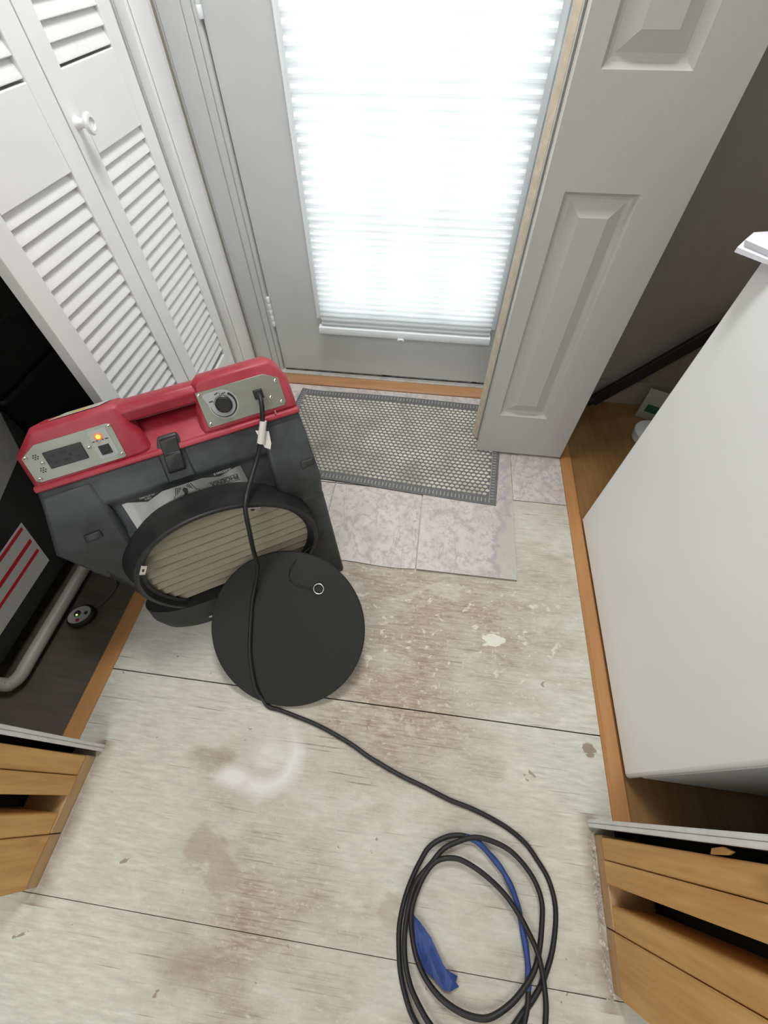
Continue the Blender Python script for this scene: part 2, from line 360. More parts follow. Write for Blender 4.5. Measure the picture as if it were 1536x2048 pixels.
struct('floor', MB().box((-1.62, -0.24, -0.018), (-0.804, 1.46, -0.002)), M_grayfloor, 'dark grey-brown plank floor inside the left closet', 'floor')
struct('floor', MB().box((0.541, -0.24, -0.018), (1.5, 1.46, -0.002)), M_oakfloor, 'brown oak floor under the white appliance on the right', 'floor')
def strip(x0, x1, y0, y1, h, m, label, n):
    e = 0.006
    if x1 - x0 < y1 - y0:
        mb = MB().rings([[(x0, y, -0.018), (x0, y, h - e), (x0 + e, y, h), (x1 - e, y, h), (x1, y, h - e), (x1, y, -0.018)] for y in (y0, y1)])
    else:
        mb = MB().rings([[(x, y0, -0.018), (x, y0, h * 0.4), (x, y0 + e, h * 0.85), (x, (y0 + y1) / 2, h), (x, y1, h), (x, y1, -0.018)] for x in (x0, x1)])
    return tag(obj('trim_%d' % n, mb, m, None, 35), label, 'trim', kind='structure')
strip(-0.8035, -0.7575, 0.026, 1.33, 0.006, M_oak, 'narrow oak transition strip along the left closet opening', 1)
strip(0.4995, 0.5405, 0.026, 1.44, 0.008, M_oak, 'narrow oak transition strip beside the white appliance', 2)
strip(-0.715, 0.30, 1.392, 1.440, 0.016, M_oakx, 'rounded oak threshold strip in front of the exterior door', 3)
struct('trim_4', MB().box((-0.715, 1.4405, -0.018), (0.32, 1.56, 0.020)), M_sill, 'chipped grey sill under the exterior door', 'trim', 0.003)

struct('wall_back', MB().box((0.40, 1.452, -0.018), (1.5, 1.60, 2.4)).box((-1.62, 1.452, -0.018), (-0.726, 1.60, 2.4)).box((-0.726, 1.452, 2.08), (0.40, 1.60, 2.4)), M_wall, 'dark olive-grey wall behind the folded door and appliance', 'wall')
struct('wall_right', MB().box((1.40, -0.24, -0.018), (1.5, 1.452, 2.4)), M_wall, 'olive-grey side wall at the far right behind the appliance', 'wall')
struct('wall_right', MB().box((0.512, 1.27, 0.009), (0.548, 1.4515, 2.4)).box((0.512, 0.026, 2.06), (0.60, 1.27, 2.4)), M_drywall, 'short white wall stub and header beside the folded door leaves', 'wall')
struct('wall_left', MB().box((-1.62, 0.026, -0.018), (-1.56, 1.452, 2.4)), M_wall, 'dark wall at the back of the left closet', 'wall')
struct('wall_left', MB().box((-0.86, 1.332, 0.0), (-0.762, 1.4515, 2.4)).box((-0.86, 0.026, 2.06), (-0.762, 1.332, 2.4)), M_drywall, 'white wall return between the louvred doors and the exterior door', 'wall')
struct('ceiling', MB().box((-2.4, -3.2, 2.4), (2.4, 1.6, 2.46)), M_ceil, 'white ceiling above the entry', 'ceiling')
struct('trim_5', MB().box((-0.7615, 1.334, 0.0), (-0.735, 1.4515, 2.06)).box((-0.7345, 1.345, 0.0), (-0.730, 1.425, 2.06)), M_white, 'white casing at the right side of the louvred doors', 'trim', 0.003)
struct('baseboard_back', MB().box((0.5485, 1.438, -0.002), (1.40, 1.4515, 0.10)).box((0.5485, 1.436, 0.088), (1.40, 1.438, 0.096)), M_wall, 'dim baseboard along the back wall behind the appliance', 'baseboard', 0.002)

# stripped wall ends left and right of the camera, studs bare
def stud_wall(name, x0, x1, label, right):
    s = 1 if right else -1
    t = thing(name, label, 'wall', (0, 0, 0), kind='structure')
    a, b = (x0, x1) if right else (x1, x0)
    e = x0 - s * 0.008
    lo, hi = (e, x1) if right else (x1, e)
    obj('drywall', MB().box((lo, 0.010, 0.0), (hi, 0.0175, 2.1)).box((lo, 0.0178, 0.0), (hi, 0.025, 2.1)), M_drywall, t, 0, 0.0015)
    def sx(d0, d1): return (x0 + s * d0, x0 + s * d1) if right else (x0 + s * d1, x0 + s * d0)
    for k, (y0, y1, rec) in enumerate(((-0.041, -0.004 if right else -0.003, 0.002), (-0.079, -0.042, 0.0), (-0.148, -0.111, 0.004), (-0.238, -0.149, 0.001))):
        p, q = sx(rec, rec + 0.089)
        obj('stud', MB().box((p, y0, 0.039), (q, y1, 2.1)), M_stud, t, 0, 0.002)
    p, q = sx(0.003, 0.09)
    obj('bottom_plate', MB().box((p, -0.147, 0.0), (q, -0.001, 0.038)).box((p, -0.238, 0.0), (q, -0.149, 0.038)), M_plate, t, 0, 0.002)
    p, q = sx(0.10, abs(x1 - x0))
    obj('cavity_shade_block', MB().box((p, -0.232, 0.0), (q, 0.009, 2.1)), M_dark, t)  # near-black filler block, painted shade of the wall cavity behind the studs
    p, q = sx(0.06, abs(x1 - x0))
    obj('drywall', MB().box((p, -0.252, 0.0), (q, -0.2395, 2.1)), M_drywall, t)
    # crumbs of old plaster along the foot of the studs
    mb = MB(); rnd = random.Random(3 if right else 5)
    for i in range(130 if right else 14):
        y = rnd.uniform(-0.25, 0.005); r = rnd.uniform(0.001, 0.004 if right else 0.0022); px = x0 - s * rnd.uniform(-0.001, 0.011)
        pts = [(px + r * rnd.uniform(0.6, 1.2) * math.cos(q_ * 1.05), y + r * 1.6 * math.sin(q_ * 1.05), 0.0) for q_ in range(6)]
        top = [(px + (p_[0] - px) * 0.5, y + (p_[1] - y) * 0.5, r * rnd.uniform(0.6, 2.2)) for p_ in pts]
        mb.rings([pts, top])
    c = obj('plaster_crumbs', mb, M_plaster, t); c['kind'] = 'stuff'
    return t
stud_wall('wall_right', 0.452, 1.40, 'stripped wall end with bare pine studs at the bottom right', True)
stud_wall('wall_left', -0.695, -1.56, 'stripped wall end with bare pine studs at the bottom left', False)
tag(obj('wood_scrap', MB().prism([(0, 0), (0.035, 0.004), (0.048, 0.012), (0.03, 0.019), (0.006, 0.013)], 0, 0.006, lambda a, b, c: (0.4525 + c, -0.003 + b * 0.55, 0.40 + a)), M_stud, None, 0, 0.001), 'splintered scrap of pale wood stuck above the right-hand studs', 'wood scrap')

# the near room, behind the camera
struct('wall_front', MB().box((-2.4, -3.2, 0), (-0.9, -3.1, 2.4)).box((0.9, -3.2, 0), (2.4, -3.1, 2.4)).box((-0.9, -3.2, 2.1), (0.9, -3.1, 2.4)).box((-0.9, -3.2, 0), (0.9, -3.1, 0.9)), M_drywall, 'white wall with a wide window behind the camera', 'wall')
struct('wall_left', MB().box((-2.46, -3.2, 0), (-2.4, -0.25, 2.4)), M_drywall, 'white wall of the near room on the left behind the camera', 'wall')
struct('wall_right', MB().box((2.4, -3.2, 0), (2.46, -0.25, 2.4)), M_drywall, 'white wall of the near room on the right behind the camera', 'wall')
struct('wall_front', MB().box((-2.4, -0.25, 2.1), (2.4, 0.025, 2.4)).box((1.40, -0.25, 0), (2.4, -0.2, 2.1)).box((-2.4, -0.25, 0), (-1.56, -0.2, 2.1)), M_drywall, 'header and wall over the stripped opening above the camera', 'wall')
tag(obj('ceiling_light', MB().box((-0.96, -1.41, 2.335), (-0.04, -0.49, 2.3995)), M_ceil, None, 0, 0.01), 'flat square ceiling light of the near room behind the camera', 'ceiling light')

tag(obj('ceiling_light', MB().box((-0.34, 0.71, 2.36), (0.14, 1.19, 2.3995)), M_ceil, None, 0, 0.01), 'flat square ceiling light above the entry', 'ceiling light')

# ---------------------------------------------------------------- exterior door, its frame, shade
struct('trim_6', MB().box((-0.722, 1.447, 0.0), (-0.664, 1.60, 2.08)).box((-0.7297, 1.4512, 0.0), (-0.7222, 1.50, 2.08)).box((-0.664, 1.4515, 0.0), (-0.640, 1.60, 2.08)).box((-0.640, 1.4555, 0.0), (-0.626, 1.60, 2.08)).box((0.302, 1.4515, 0.0), (0.40, 1.60, 2.08)), M_door, 'white door frame around the exterior door', 'trim', 0.002)
d1 = thing('door_1', 'white exterior door with a tall glass light behind the pleated shade', 'door', kind='structure')
X0, X1, Y0, Y1 = -0.6205, 0.298, 1.4635, 1.507
mb = MB().box((X0, Y0, 0.027), (-0.415, Y1, 2.05)).box((0.19, Y0, 0.027), (X1, Y1, 2.05)).box((-0.415, Y0, 0.027), (0.19, Y1, 0.285)).box((-0.415, Y0, 1.90), (0.19, Y1, 2.05))
obj('slab', mb, M_door, d1, 0, 0)
def frame_ring(xa, xb, za, zb, w):
    prof = [(0, 0.0), (0.004, -0.010), (0.012, -0.0135), (0.022, -0.0125), (w, -0.002), (w, 0.006)]
    rings = []
    for cx, cz, sx, sz in ((xa, za, 1, 1), (xb, za, -1, 1), (xb, zb, -1, -1), (xa, zb, 1, -1)):
        rings.append([(cx + sx * o, Y0 + h, cz + sz * o) for o, h in prof])
    rings.append(rings[0])
    return MB().rings(rings, closed=False, cap0=False, cap1=False)
lab(obj('glass_frame', frame_ring(-0.449, 0.222, 0.262, 1.93, 0.036), M_vinyl, d1, 40), 'glossy white moulded frame around the glass')
obj('glass_pane', MB().box((-0.43, 1.483, 0.27), (0.205, 1.487, 1.915)), M_glass, d1)
g = MB()
for x in (-0.208, -0.008): g.box((x - 0.011, 1.4885, 0.28), (x + 0.011, 1.4955, 1.905))
for z in (0.60, 0.90, 1.22, 1.55): g.box((-0.42, 1.489, z - 0.011), (0.195, 1.495, z + 0.011))
obj('muntin_grid', g, M_white, d1)
for z in (0.275, 1.055, 1.83):
    mb = MB()
    for i in range(5): mb.lathe([(0.0062, 0), (0.0068, 0.001), (0.0068, 0.0215), (0.0062, 0.0225)], lambda a, b, c, zz=z - 0.056 + i * 0.0228: (-0.6235 + a, 1.4575 + b, zz + c), 12)
    obj('hinge', mb, M_vinyl, d1, 40)
def turned(prof, cx, cz, y, n=24): return MB().lathe(prof, lambda a, b, c: (cx + a, y - c, cz + b), n)
k = obj('doorknob', turned([(0.034, 0), (0.034, 0.004), (0.028, 0.009), (0.012, 0.012), (0.011, 0.03), (0.024, 0.038), (0.028, 0.05), (0.022, 0.062), (0.008, 0.066)], 0.258, 0.94, Y0), M_vinyl, d1, 40)
obj('deadbolt', turned([(0.030, 0), (0.030, 0.006), (0.024, 0.011), (0.006, 0.013)], 0.256, 1.085, Y0), M_vinyl, d1, 40)
obj('latch_rose', turned([(0.026, 0), (0.026, 0.004), (0.02, 0.008), (0.005, 0.009)], 0.253, 0.85, Y0), M_vinyl, d1, 40)
mb = MB()
for i in range(46):
    x = -0.615 + 0.0197 * i; h = 0.0022 + 0.0008 * math.sin(i * 1.9) + (0.004 if i in (21, 22, 40, 43) else 0)
    mb.box((x, 1.4605, 0.0202), (x + 0.0197, 1.4632, 0.0202 + h))
lab(obj('bottom_sweep', mb, M_black, d1), 'torn black weather seal under the door')

sh = thing('pleated_shade', 'white pleated cellular shade glowing with daylight on the exterior door', 'window shade')
zs = [0.249]; z = 0.249
while z < 1.94:
    p = 0.0185 if z < 0.45 else (0.0185 + (z - 0.45) * 0.02 if z < 0.85 else 0.0265); z += p; zs.append(z)
prof = []
for i in range(len(zs) - 1):
    h = zs[i + 1] - zs[i]
    prof += [(1.4415, zs[i]), (1.4335, zs[i] + h * 0.22), (1.4325, zs[i] + h * 0.5), (1.4365, zs[i] + h * 0.82)]
prof.append((1.4415, zs[-1]))
nx = 25
rings = []
for y, z in prof: rings.append([(-0.424 + 0.624 * i / (nx - 1), y + 0.0012 * math.sin(i * 1.7 + z * 31) * math.sin(i * 0.6 + z * 9), z) for i in range(nx)])
obj('fabric', MB().rings(rings, closed=False, cap0=False, cap1=False), M_fab, sh, 0)
lab(obj('bottom_rail', MB().rings([[(x, 1.426, 0.222), (x, 1.4235, 0.231), (x, 1.426, 0.246), (x, 1.446, 0.2495), (x, 1.446, 0.221)] for x in (-0.435, 0.204)]), M_vinyl, sh, 30), 'solid white bottom rail')
obj('pull_tab', MB().prism([(-0.013, 0), (-0.011, 0.007), (0.011, 0.007), (0.013, 0), (0.008, 0.0), (0.006, 0.003), (-0.006, 0.003), (-0.008, 0.0)], 0, 0.006, lambda a, b, c: (-0.124 + a, 1.4235 - c, 0.2185 + b)), M_vinyl, sh)
obj('head_rail', MB().box((-0.435, 1.420, 1.935), (0.204, 1.4485, 1.975)), M_vinyl, sh, 0, 0.003)

# ---------------------------------------------------------------- louvred bifold leaves on the left closet
def louvre_leaf(n, P, Q, label, knob):
    P = Vector(P); Q = Vector(Q); d = Q - P; Lw = d.length; a = math.atan2(d.y, d.x)
    t = thing('door_%d' % n, label, 'door', (P.x, P.y, 0), a, kind='structure')
    T = 0.028; st = 0.0535; g = 0.0008
    lo0, lo1, up0, up1, top = 0.215, 0.849, 0.977, 1.92, 2.045
    mb = MB().box((g, 0, 0.014), (st, T, top)).box((Lw - st, 0, 0.014), (Lw - g, T, top))
    for z0, z1 in ((0.014, lo0), (lo1, up0), (up1, top)): mb.box((st, 0, z0), (Lw - st, T, z1))
    obj('frame', mb, M_white, t, 0, 0.0015)
    for z0, z1 in ((lo0, lo1), (up0, up1)):
        m2 = MB(); z = z1 - 0.0234
        while z > z0 - 0.004:
            c = [(0.0025, z), (0.0050, z - 0.0012), (0.0150, z + 0.0240), (0.0112, z + 0.0276), (0.0030, z + 0.0050)]
            c = [(y, max(z0 - 0.002, min(zz, z1 + 0.002))) for y, zz in c]
            m2.rings([[(x, y, zz) for y, zz in c] for x in (st - 0.004, Lw - st + 0.004)])
            z -= 0.0269
        obj('louvre_slats', m2, M_white, t, 0, 0.0006)
    if knob:
        kb = MB().lathe([(0.0115, 0), (0.0105, 0.003), (0.0075, 0.008), (0.0075, 0.017), (0.010, 0.021), (0.0165, 0.024), (0.0178, 0.028), (0.0155, 0.032), (0.010, 0.0325), (0.008, 0.0295), (0.002, 0.029)],
                        lambda x, y, c: (0.026 + x, -c, 0.905 + y), 28)
        obj('knob', kb, M_white, t, 40)
    return t
louvre_leaf(2, (-0.76, 0.683), (-0.7518, 1.0012), 'white louvred bifold leaf at the far left with its bare edge beside the dark closet', False)
louvre_leaf(3, (-0.7517, 1.0028), (-0.76, 1.3205), 'white louvred bifold leaf with the round knob next to the door casing', True)

# ---------------------------------------------------------------- folded panel bifold leaves on the right
def panel_leaf(n, x0, x1, y0, label, th, front_mat, rz=0):
    t = thing('door_%d' % n, label, 'door', (x0, y0, 0), rz, kind='structure')
    Wd = x1 - x0; zb, zt = 0.014, 2.03
    pans = [(0.186, 0.806), (0.985, 1.62), (1.70, 1.93)]
    px0, px1 = 0.044, 0.198
    mb = MB(); zz = zb
    # front skin cut around the raised panels
    mb.add([(0, 0, zb), (px0, 0, zb), (px0, 0, zt), (0, 0, zt)], [(0, 1, 2, 3)])
    mb.add([(px1, 0, zb), (Wd, 0, zb), (Wd, 0, zt), (px1, 0, zt)], [(0, 1, 2, 3)])
    lv = [zb] + [v for p in pans for v in p] + [zt]
    for i in range(0, len(lv), 2): mb.add([(px0, 0, lv[i]), (px1, 0, lv[i]), (px1, 0, lv[i + 1]), (px0, 0, lv[i + 1])], [(0, 1, 2, 3)])
    for z0, z1 in pans:
        prof = [(0, 0), (0.002, 0.0025), (0.008, 0.0105), (0.014, 0.0130), (0.019, 0.0130), (0.022, 0.0115), (0.044, 0.0020), (0.0465, 0.0008)]
        rings = [[(px0 + o, h, z0 + o), (px1 - o, h, z0 + o), (px1 - o, h, z1 - o), (px0 + o, h, z1 - o)] for o, h in prof]
        mb.rings(rings, cap0=False, cap1=True)
    mb.add([(0, 0, zb), (Wd, 0, zb), (Wd, th, zb), (0, th, zb), (0, 0, zt), (Wd, 0, zt), (Wd, th, zt), (0, th, zt)],
           [(0, 3, 2, 1), (4, 5, 6, 7), (1, 2, 6, 5), (2, 3, 7, 6)])
    mb.add([(0, 0, zb), (0, th, zb), (0, th, zt), (0, 0, zt)], [(0, 1, 2, 3)])
    obj('panel', mb, front_mat, t, 0)
    e = MB().box((-0.0006, 0.005 if n == 5 else 0.022, zb + 0.0005), (0.004, th - 0.005, zt))
    lab(obj('edge_strip', e, M_bare, t), 'unpainted tan edge')
    return t
panel_leaf(4, 0.197, 0.495, 1.094, 'front leaf of the folded white panel door standing over the mat', 0.034, M_leaf)
panel_leaf(5, 0.1955, 0.4935, 1.150, 'rear leaf of the folded white panel door hidden behind the front leaf', 0.036, M_leaf, math.radians(24))

# ---------------------------------------------------------------- vinyl floor tiles
def tile(x0, x1, y0, y1, label, z=0.0, th=0.004, wav=0.0, rz=0.0):
    e = 0.0016; nx = 13
    fr = [(x0 + e + (x1 - x0 - 2 * e) * i / (nx - 1), y0 + e + wav * math.sin(i * 0.5) + wav * 0.8 * (i / (nx - 1)) ** 2) for i in range(nx)]
    poly = fr + [(x1 - e, y1 - e), (x0 + e, y1 - e)]
    cx, cy = (x0 + x1) / 2, (y0 + y1) / 2
    pl = [(a - cx, b - cy) for a, b in poly]
    mb = MB().prism(pl, 0.0, th, ident); mb.m = [1 if i > 1 else 0 for i in range(len(mb.m))]
    o = obj('floor_tile', mb, [M_tile, M_tedge], None, 0, 0)
    o.location = (cx, cy, z); o.rotation_euler[2] = rz
    return tag(o, label, 'floor tile', 'stone-look vinyl tiles by the door')
cols = [(-0.592, -0.289), (-0.288, 0.0155), (0.016, 0.3195), (0.320, 0.4985)]
rows = [(0.584, 0.8855), (0.886, 1.1875), (1.188, 1.391)]
nm = {(0, 0): 'narrow strip of pinkish stone tile between the machine and the wavy-edged tile', (1, 0): 'pale pinkish stone tile with a wavy front edge in front of the mat',
      (2, 0): 'pale stone tile with a thick straight front edge and a grey vein, right of the wavy one', (0, 1): 'sliver of stone tile at the front edge of the mat nearest the machine',
      (1, 1): 'thin strip of stone tile along the front edge of the mat left of its middle', (2, 1): 'stone tile showing as a strip along the right end of the mat', (3, 1): 'darker cut stone tile against the right oak strip below the folded door',
      (0, 2): 'cut stone tile showing at the left end of the oak threshold', (1, 2): 'cut stone tile along the middle of the oak threshold', (2, 2): 'cut stone tile along the right part of the oak threshold'}
for (c, r), lb in nm.items():
    (xa, xb), (ya, yb) = cols[c], rows[r]
    tile(xa, xb, ya, yb, lb, 0.0, 0.0085 if (c, r) == (2, 0) else 0.004, 0.004 if (c, r) == (1, 0) else 0.0)

# ---------------------------------------------------------------- rubber mat
mt = thing('doormat', 'grey ribbed rubber doormat lying in front of the exterior door', 'doormat', (0, 0, 0.0046))
BL, BR, TR, TL = Vector((-0.553, 0.900)), Vector((0.262, 0.857)), Vector((0.300, 1.352)), Vector((-0.528, 1.350))
def mp(u, v):
    p = (BL * (1 - u) + BR * u) * (1 - v) + (TL * (1 - u) + TR * u) * v
    cl = max(0, 1 - u * 9) * max(0, v - 0.55) * 0.05
    return (p.x + cl * 0.5, p.y + 0.006 * math.sin(u * 5), 0.0)
def mz(u, v): return 0.012 * max(0, 1 - u * 8) ** 2 * max(0, v - 0.3) + 0.0012 * (1 + math.sin(u * 9 + v * 2))
n1, n2 = 40, 24
top = [[(*mp(i / n1, j / n2)[:2], 0.004 + mz(i / n1, j / n2)) for i in range(n1 + 1)] for j in range(n2 + 1)]
mb = MB(); mb.rings(top, closed=False, cap0=False, cap1=False)
bot = [[(p[0], p[1], p[2] - 0.004) for p in r] for r in top]; mb.rings(bot, closed=False, cap0=False, cap1=False)
edge = lambda g: g[0] + [r[-1] for r in g[1:]] + g[-1][-2::-1] + [r[0] for r in g[-2:0:-1]]
mb.rings([edge(bot), edge(top)], cap0=False, cap1=False)
obj('base', mb, M_matg, mt, 30)
mb = MB(); nc, nr = 44, 27
for j in range(nr):
    for i in range(nc):
        u = 0.035 + 0.93 * (i + 0.5 * (j % 2) + 0.25) / nc; v = 0.075 + 0.85 * (j + 0.5) / nr
        if u > 0.965: continue
        x, y, _ = mp(u, v); z = 0.0042 + mz(u, v); w = 0.0078; d = 0.0066
        vs = [(x - w, y - d * 0.2, z), (x - w * 0.75, y - d * 0.75, z), (x, y - d, z), (x + w * 0.75, y - d * 0.75, z), (x + w, y - d * 0.2, z), (x, y + d * 0.9, z),
              (x - w * 0.6, y - d * 0.1, z + 0.0034), (x, y - d * 0.45, z + 0.0050), (x + w * 0.6, y - d * 0.1, z + 0.0034)]
        mb.add(vs, [(0, 1, 6), (1, 2, 7, 6), (2, 3, 8, 7), (3, 4, 8), (4, 5, 8), (5, 0, 6), (6, 7, 5), (7, 8, 5)])
r = obj('raised_ribs', mb, M_matb, mt, 50); r['kind'] = 'stuff'; r['label'] = 'pale worn scallop ribs'
mb = MB()
def dash(u0, v0, u1, v1, w=0.0013):
    a = Vector(mp(u0, v0)); b = Vector(mp(u1, v1)); a.z = 0.0041 + mz(u0, v0); b.z = 0.0041 + mz(u1, v1)
    n_ = (b - a).cross(Vector((0, 0, 1))).normalized() * w; h = Vector((0, 0, 0.0012))
    mb.add([a - n_, a + n_, b + n_, b - n_, a - n_ + h, a + n_ + h, b + n_ + h, b - n_ + h], [(0, 1, 2, 3), (4, 5, 6, 7), (0, 1, 5, 4), (1, 2, 6, 5), (2, 3, 7, 6), (3, 0, 4, 7)])
for i in range(62):
    u = 0.03 + 0.94 * i / 61; dash(u, 0.018, u, 0.052); dash(u, 0.948, u, 0.982)
for i in range(36):
    v = 0.05 + 0.9 * i / 35; dash(0.012, v, 0.026, v); dash(0.974, v, 0.988, v)
for u in (0.03, 0.970):
    for i in range(24): dash(u, 0.03 + 0.94 * i / 24, u, 0.03 + 0.94 * (i + 1) / 24, 0.0008)
obj('border_ticks', mb, simple('mat_border_grey', (0.36, 0.36, 0.355), 0.7), mt)

# ---------------------------------------------------------------- air scrubber
AS = thing('air_scrubber', 'red and charcoal portable air scrubber with a round filter inlet facing the camera', 'air scrubber', (-0.63, 0.284, 0.0), math.radians(32.5))
def sl(u, s, w): return (u, 0.145 + 0.5 * s - 0.866 * w, 0.52 + 0.866 * s + 0.5 * w)
mb = MB()
def lring(prof, us): return [(u, y, z) for u, (y, z) in zip(us, prof)]
pr = [(0.078, 0.0), (0.075, 0.200), (sl(0, -0.150, -0.016)[1], sl(0, -0.150, -0.016)[2]), (sl(0, -0.078, -0.016)[1], sl(0, -0.078, -0.016)[2]), (sl(0, -0.068, 0)[1], sl(0, -0.068, 0)[2]), (0.145, 0.52), (0.355, 0.52), (0.355, 0.0)]
lu = [0.012, 0.004, -0.040, -0.036, -0.036, -0.017, -0.01, 0.012]; ru = [0.500, 0.503, 0.5035, 0.505, 0.505, 0.508, 0.503, 0.498]
mb.rings([lring(pr, lu), lring(pr, ru)])
obj('body', mb, M_grey, AS, 0, 0.010, 3)
# corner lugs
for sgn, us_, ub in ((-1, (-0.054, 0.080), (-0.028, 0.066)), (1, (0.404, 0.512), (0.418, 0.509))):
    a = [sl(0, -0.012, 0.001), sl(0, -0.135 if sgn < 0 else -0.155, 0.001)]
    u0, u1 = us_; v0, v1 = ub
    up = -0.020 if sgn < 0 else 0.507
    lo = 0.500 if sgn > 0 else u1
    def P(u, s, w): return sl(u, s, w)
    e = 0.135 if sgn < 0 else 0.160
    zb = 0.262 if sgn < 0 else 0.300
    if sgn < 0: r0 = [P(-0.019, -0.012, 0.002), P(u1 - 0.004, -0.012, 0.002), P(u1 - 0.004, -0.012, -0.06), P(-0.019, -0.012, -0.06)]; r1 = [P(u0, -e, 0.002), P(u1, -e, 0.002), P(u1, -e, -0.06), P(u0, -e, -0.06)]
    else: r0 = [P(u0 + 0.01, -0.012, 0.002), P(0.5075, -0.012, 0.002), P(0.5075, -0.012, -0.06), P(u0 + 0.01, -0.012, -0.06)]; r1 = [P(u0, -e, 0.002), P(u1, -e, 0.002), P(u1, -e, -0.06), P(u0, -e, -0.06)]
    yb = r1[0][1]
    r2_ = [(v0, yb + 0.006, zb), (v1, yb + 0.006, zb), (v1, 0.13, zb), (v0, 0.13, zb)]
    obj('corner_lug', MB().rings([r0, r1, r2_]), M_grey, AS, 0, 0.009, 3)
    # thumb notch on the lug edge
    c = (0.030 if sgn < 0 else 0.494)
    obj('lug_notch', MB().rings([[P(c - 0.020, -0.112, 0.0035), P(c + 0.012, -0.112, 0.0035), P(c + 0.014, -0.128, 0.005), P(c - 0.022, -0.130, 0.005)], [P(c - 0.016, -0.114, 0.006), P(c + 0.008, -0.114, 0.006), P(c + 0.010, -0.126, 0.007), P(c - 0.018, -0.128, 0.007)]]), M_blk, AS, 0, 0.002)
# front skid under the inlet, lower right bumper, rubber feet
sk_ = []
for h, g in ((0.0, -0.012), (0.02, 0.0), (0.07, 0.008), (0.13, 0.0)):
    sk_.append([(0.20 + (0.205 + g) * math.copysign(abs(math.cos(t)) ** 0.7, math.cos(t)), 0.06 - (0.058 + g * 0.6) * max(-0.5, math.sin(t)) ** 1 if True else 0, h) for t in [2 * PI * k / 40 for k in range(40)]])
obj('front_skid', MB().rings(sk_), M_blk, AS, 50)
obj('side_plate', MB().rings([[(0.405, 0.010, 0.0), (0.511, -0.002, 0.0), (0.511, 0.10, 0.0), (0.405, 0.10, 0.0)], [(0.405, 0.030, 0.10), (0.5105, 0.020, 0.10), (0.5105, 0.10, 0.10), (0.405, 0.10, 0.10)], [(0.405, 0.068, 0.315), (0.5095, 0.066, 0.315), (0.5095, 0.12, 0.315), (0.405, 0.12, 0.315)]]), M_grey, AS, 0, 0.008, 3)
# red top housing
L = [(-0.017, -0.004), (0.188, 0.003), (0.205, 0.010), (0.196, 0.055), (0.186, 0.072), (0.184, 0.106), (0.174, 0.114), (0.030, 0.110), (-0.016, 0.066)]
R = [(0.300, 0.003), (0.508, 0.004), (0.506, 0.072), (0.487, 0.113), (0.475, 0.119), (0.332, 0.118), (0.318, 0.108), (0.314, 0.072), (0.309, 0.060)]
def inset(poly, d):
    n = len(poly); out = []; cx = sum(p[0] for p in poly) / n; cy = sum(p[1] for p in poly) / n
    for i in range(n):
        a, b, c = Vector(poly[i - 1]), Vector(poly[i]), Vector(poly[(i + 1) % n])
        n1 = Vector((-(b - a).y, (b - a).x)).normalized(); n2 = Vector((-(c - b).y, (c - b).x)).normalized()
        m = (n1 + n2); m = m / max(0.4, m.dot(n1) * 1.0) if m.length > 1e-6 else n1
        out.append((b.x + m.x * d, b.y + m.y * d))
    return out
mb = MB()
for poly in (L, R):
    f = inset(poly, 0.009)
    mb.rings([[sl(u, s, 0.006) for u, s in f], [sl(u, s, -0.006) for u, s in poly], [sl(u, s, -0.085) for u, s in poly], [sl(u, s, -0.100) for u, s in inset(poly, 0.012)]])
bar = [(0.072, -0.006), (0.092, 0.002), (0.106, -0.004), (0.111, -0.020), (0.111, -0.066), (0.098, -0.078), (0.076, -0.072), (0.071, -0.030)]
mb.rings([[sl(u, s, w) for s, w in bar] for u in (0.175, 0.325)])
mb.rings([[sl(u, -0.004, 0.003), sl(u, 0.010, 0.003), sl(u, 0.014, -0.001), sl(u, 0.050, -0.026), sl(u, 0.068, -0.050), sl(u, -0.004, -0.085)] for u in (0.17, 0.33)])
mb.rings([[sl(u, -0.0045, 0.010), sl(u, 0.006, 0.009), sl(u, 0.010, 0.0), sl(u, -0.003, -0.02)] for u in (-0.017, 0.508)])
obj('red_housing', mb, M_red, AS, 0, 0.0045, 3)
# control plates
def dots(mbx, pts, w, r=0.0022, h=0.002, n=10):
    for u, s in pts: mbx.lathe([(r, 0), (r, h * 0.6), (r * 0.6, h)], lambda a, b, c, u=u, s=s: sl(u + a, s + b, w + c), n)
W0 = 0.0065
pl = [(0.0245, 0.0809), (0.1476, 0.0825), (0.1565, 0.0801), (0.1560, 0.0162), (0.1520, 0.013), (0.003, 0.013), (-0.0045, 0.0178), (-0.0045, 0.0633)]
p1 = obj('outlet_plate', MB().prism(pl, W0 - 0.002, W0 + 0.0012, sl), M_metal, AS, 0, 0.0005, 1)
W1 = W0 + 0.0013
lab(p1, 'brushed metal plate with the black outlet')
mb = MB().prism([(0.030, 0.0635), (0.0955, 0.0635), (0.0955, 0.0315), (0.030, 0.0315)], W1, W1 + 0.003, sl)
lab(obj('power_outlet', mb, simple('outlet_black', (0.02, 0.02, 0.02), 0.5), p1, 0, 0.001), 'black two-socket outlet')
sl2 = MB()
for cu in (0.0445, 0.081):
    for ds in (0.054, 0.041): sl2.box((cu - 0.004, ds - 0.0012, W1 + 0.0028), (cu + 0.004, ds + 0.0012, W1 + 0.0034), sl)
    sl2.lathe([(0.003, 0), (0.003, 0.0005)], lambda a, b, c, cu=cu: sl(cu - 0.011 + a, 0.0475 + b, W1 + 0.003 + c), 10)
sl2.box((0.058, 0.052, W1 + 0.0028), (0.067, 0.057, W1 + 0.0036), sl).box((0.058, 0.038, W1 + 0.0028), (0.067, 0.043, W1 + 0.0036), sl)
obj('outlet_slots', sl2, M_black, p1)
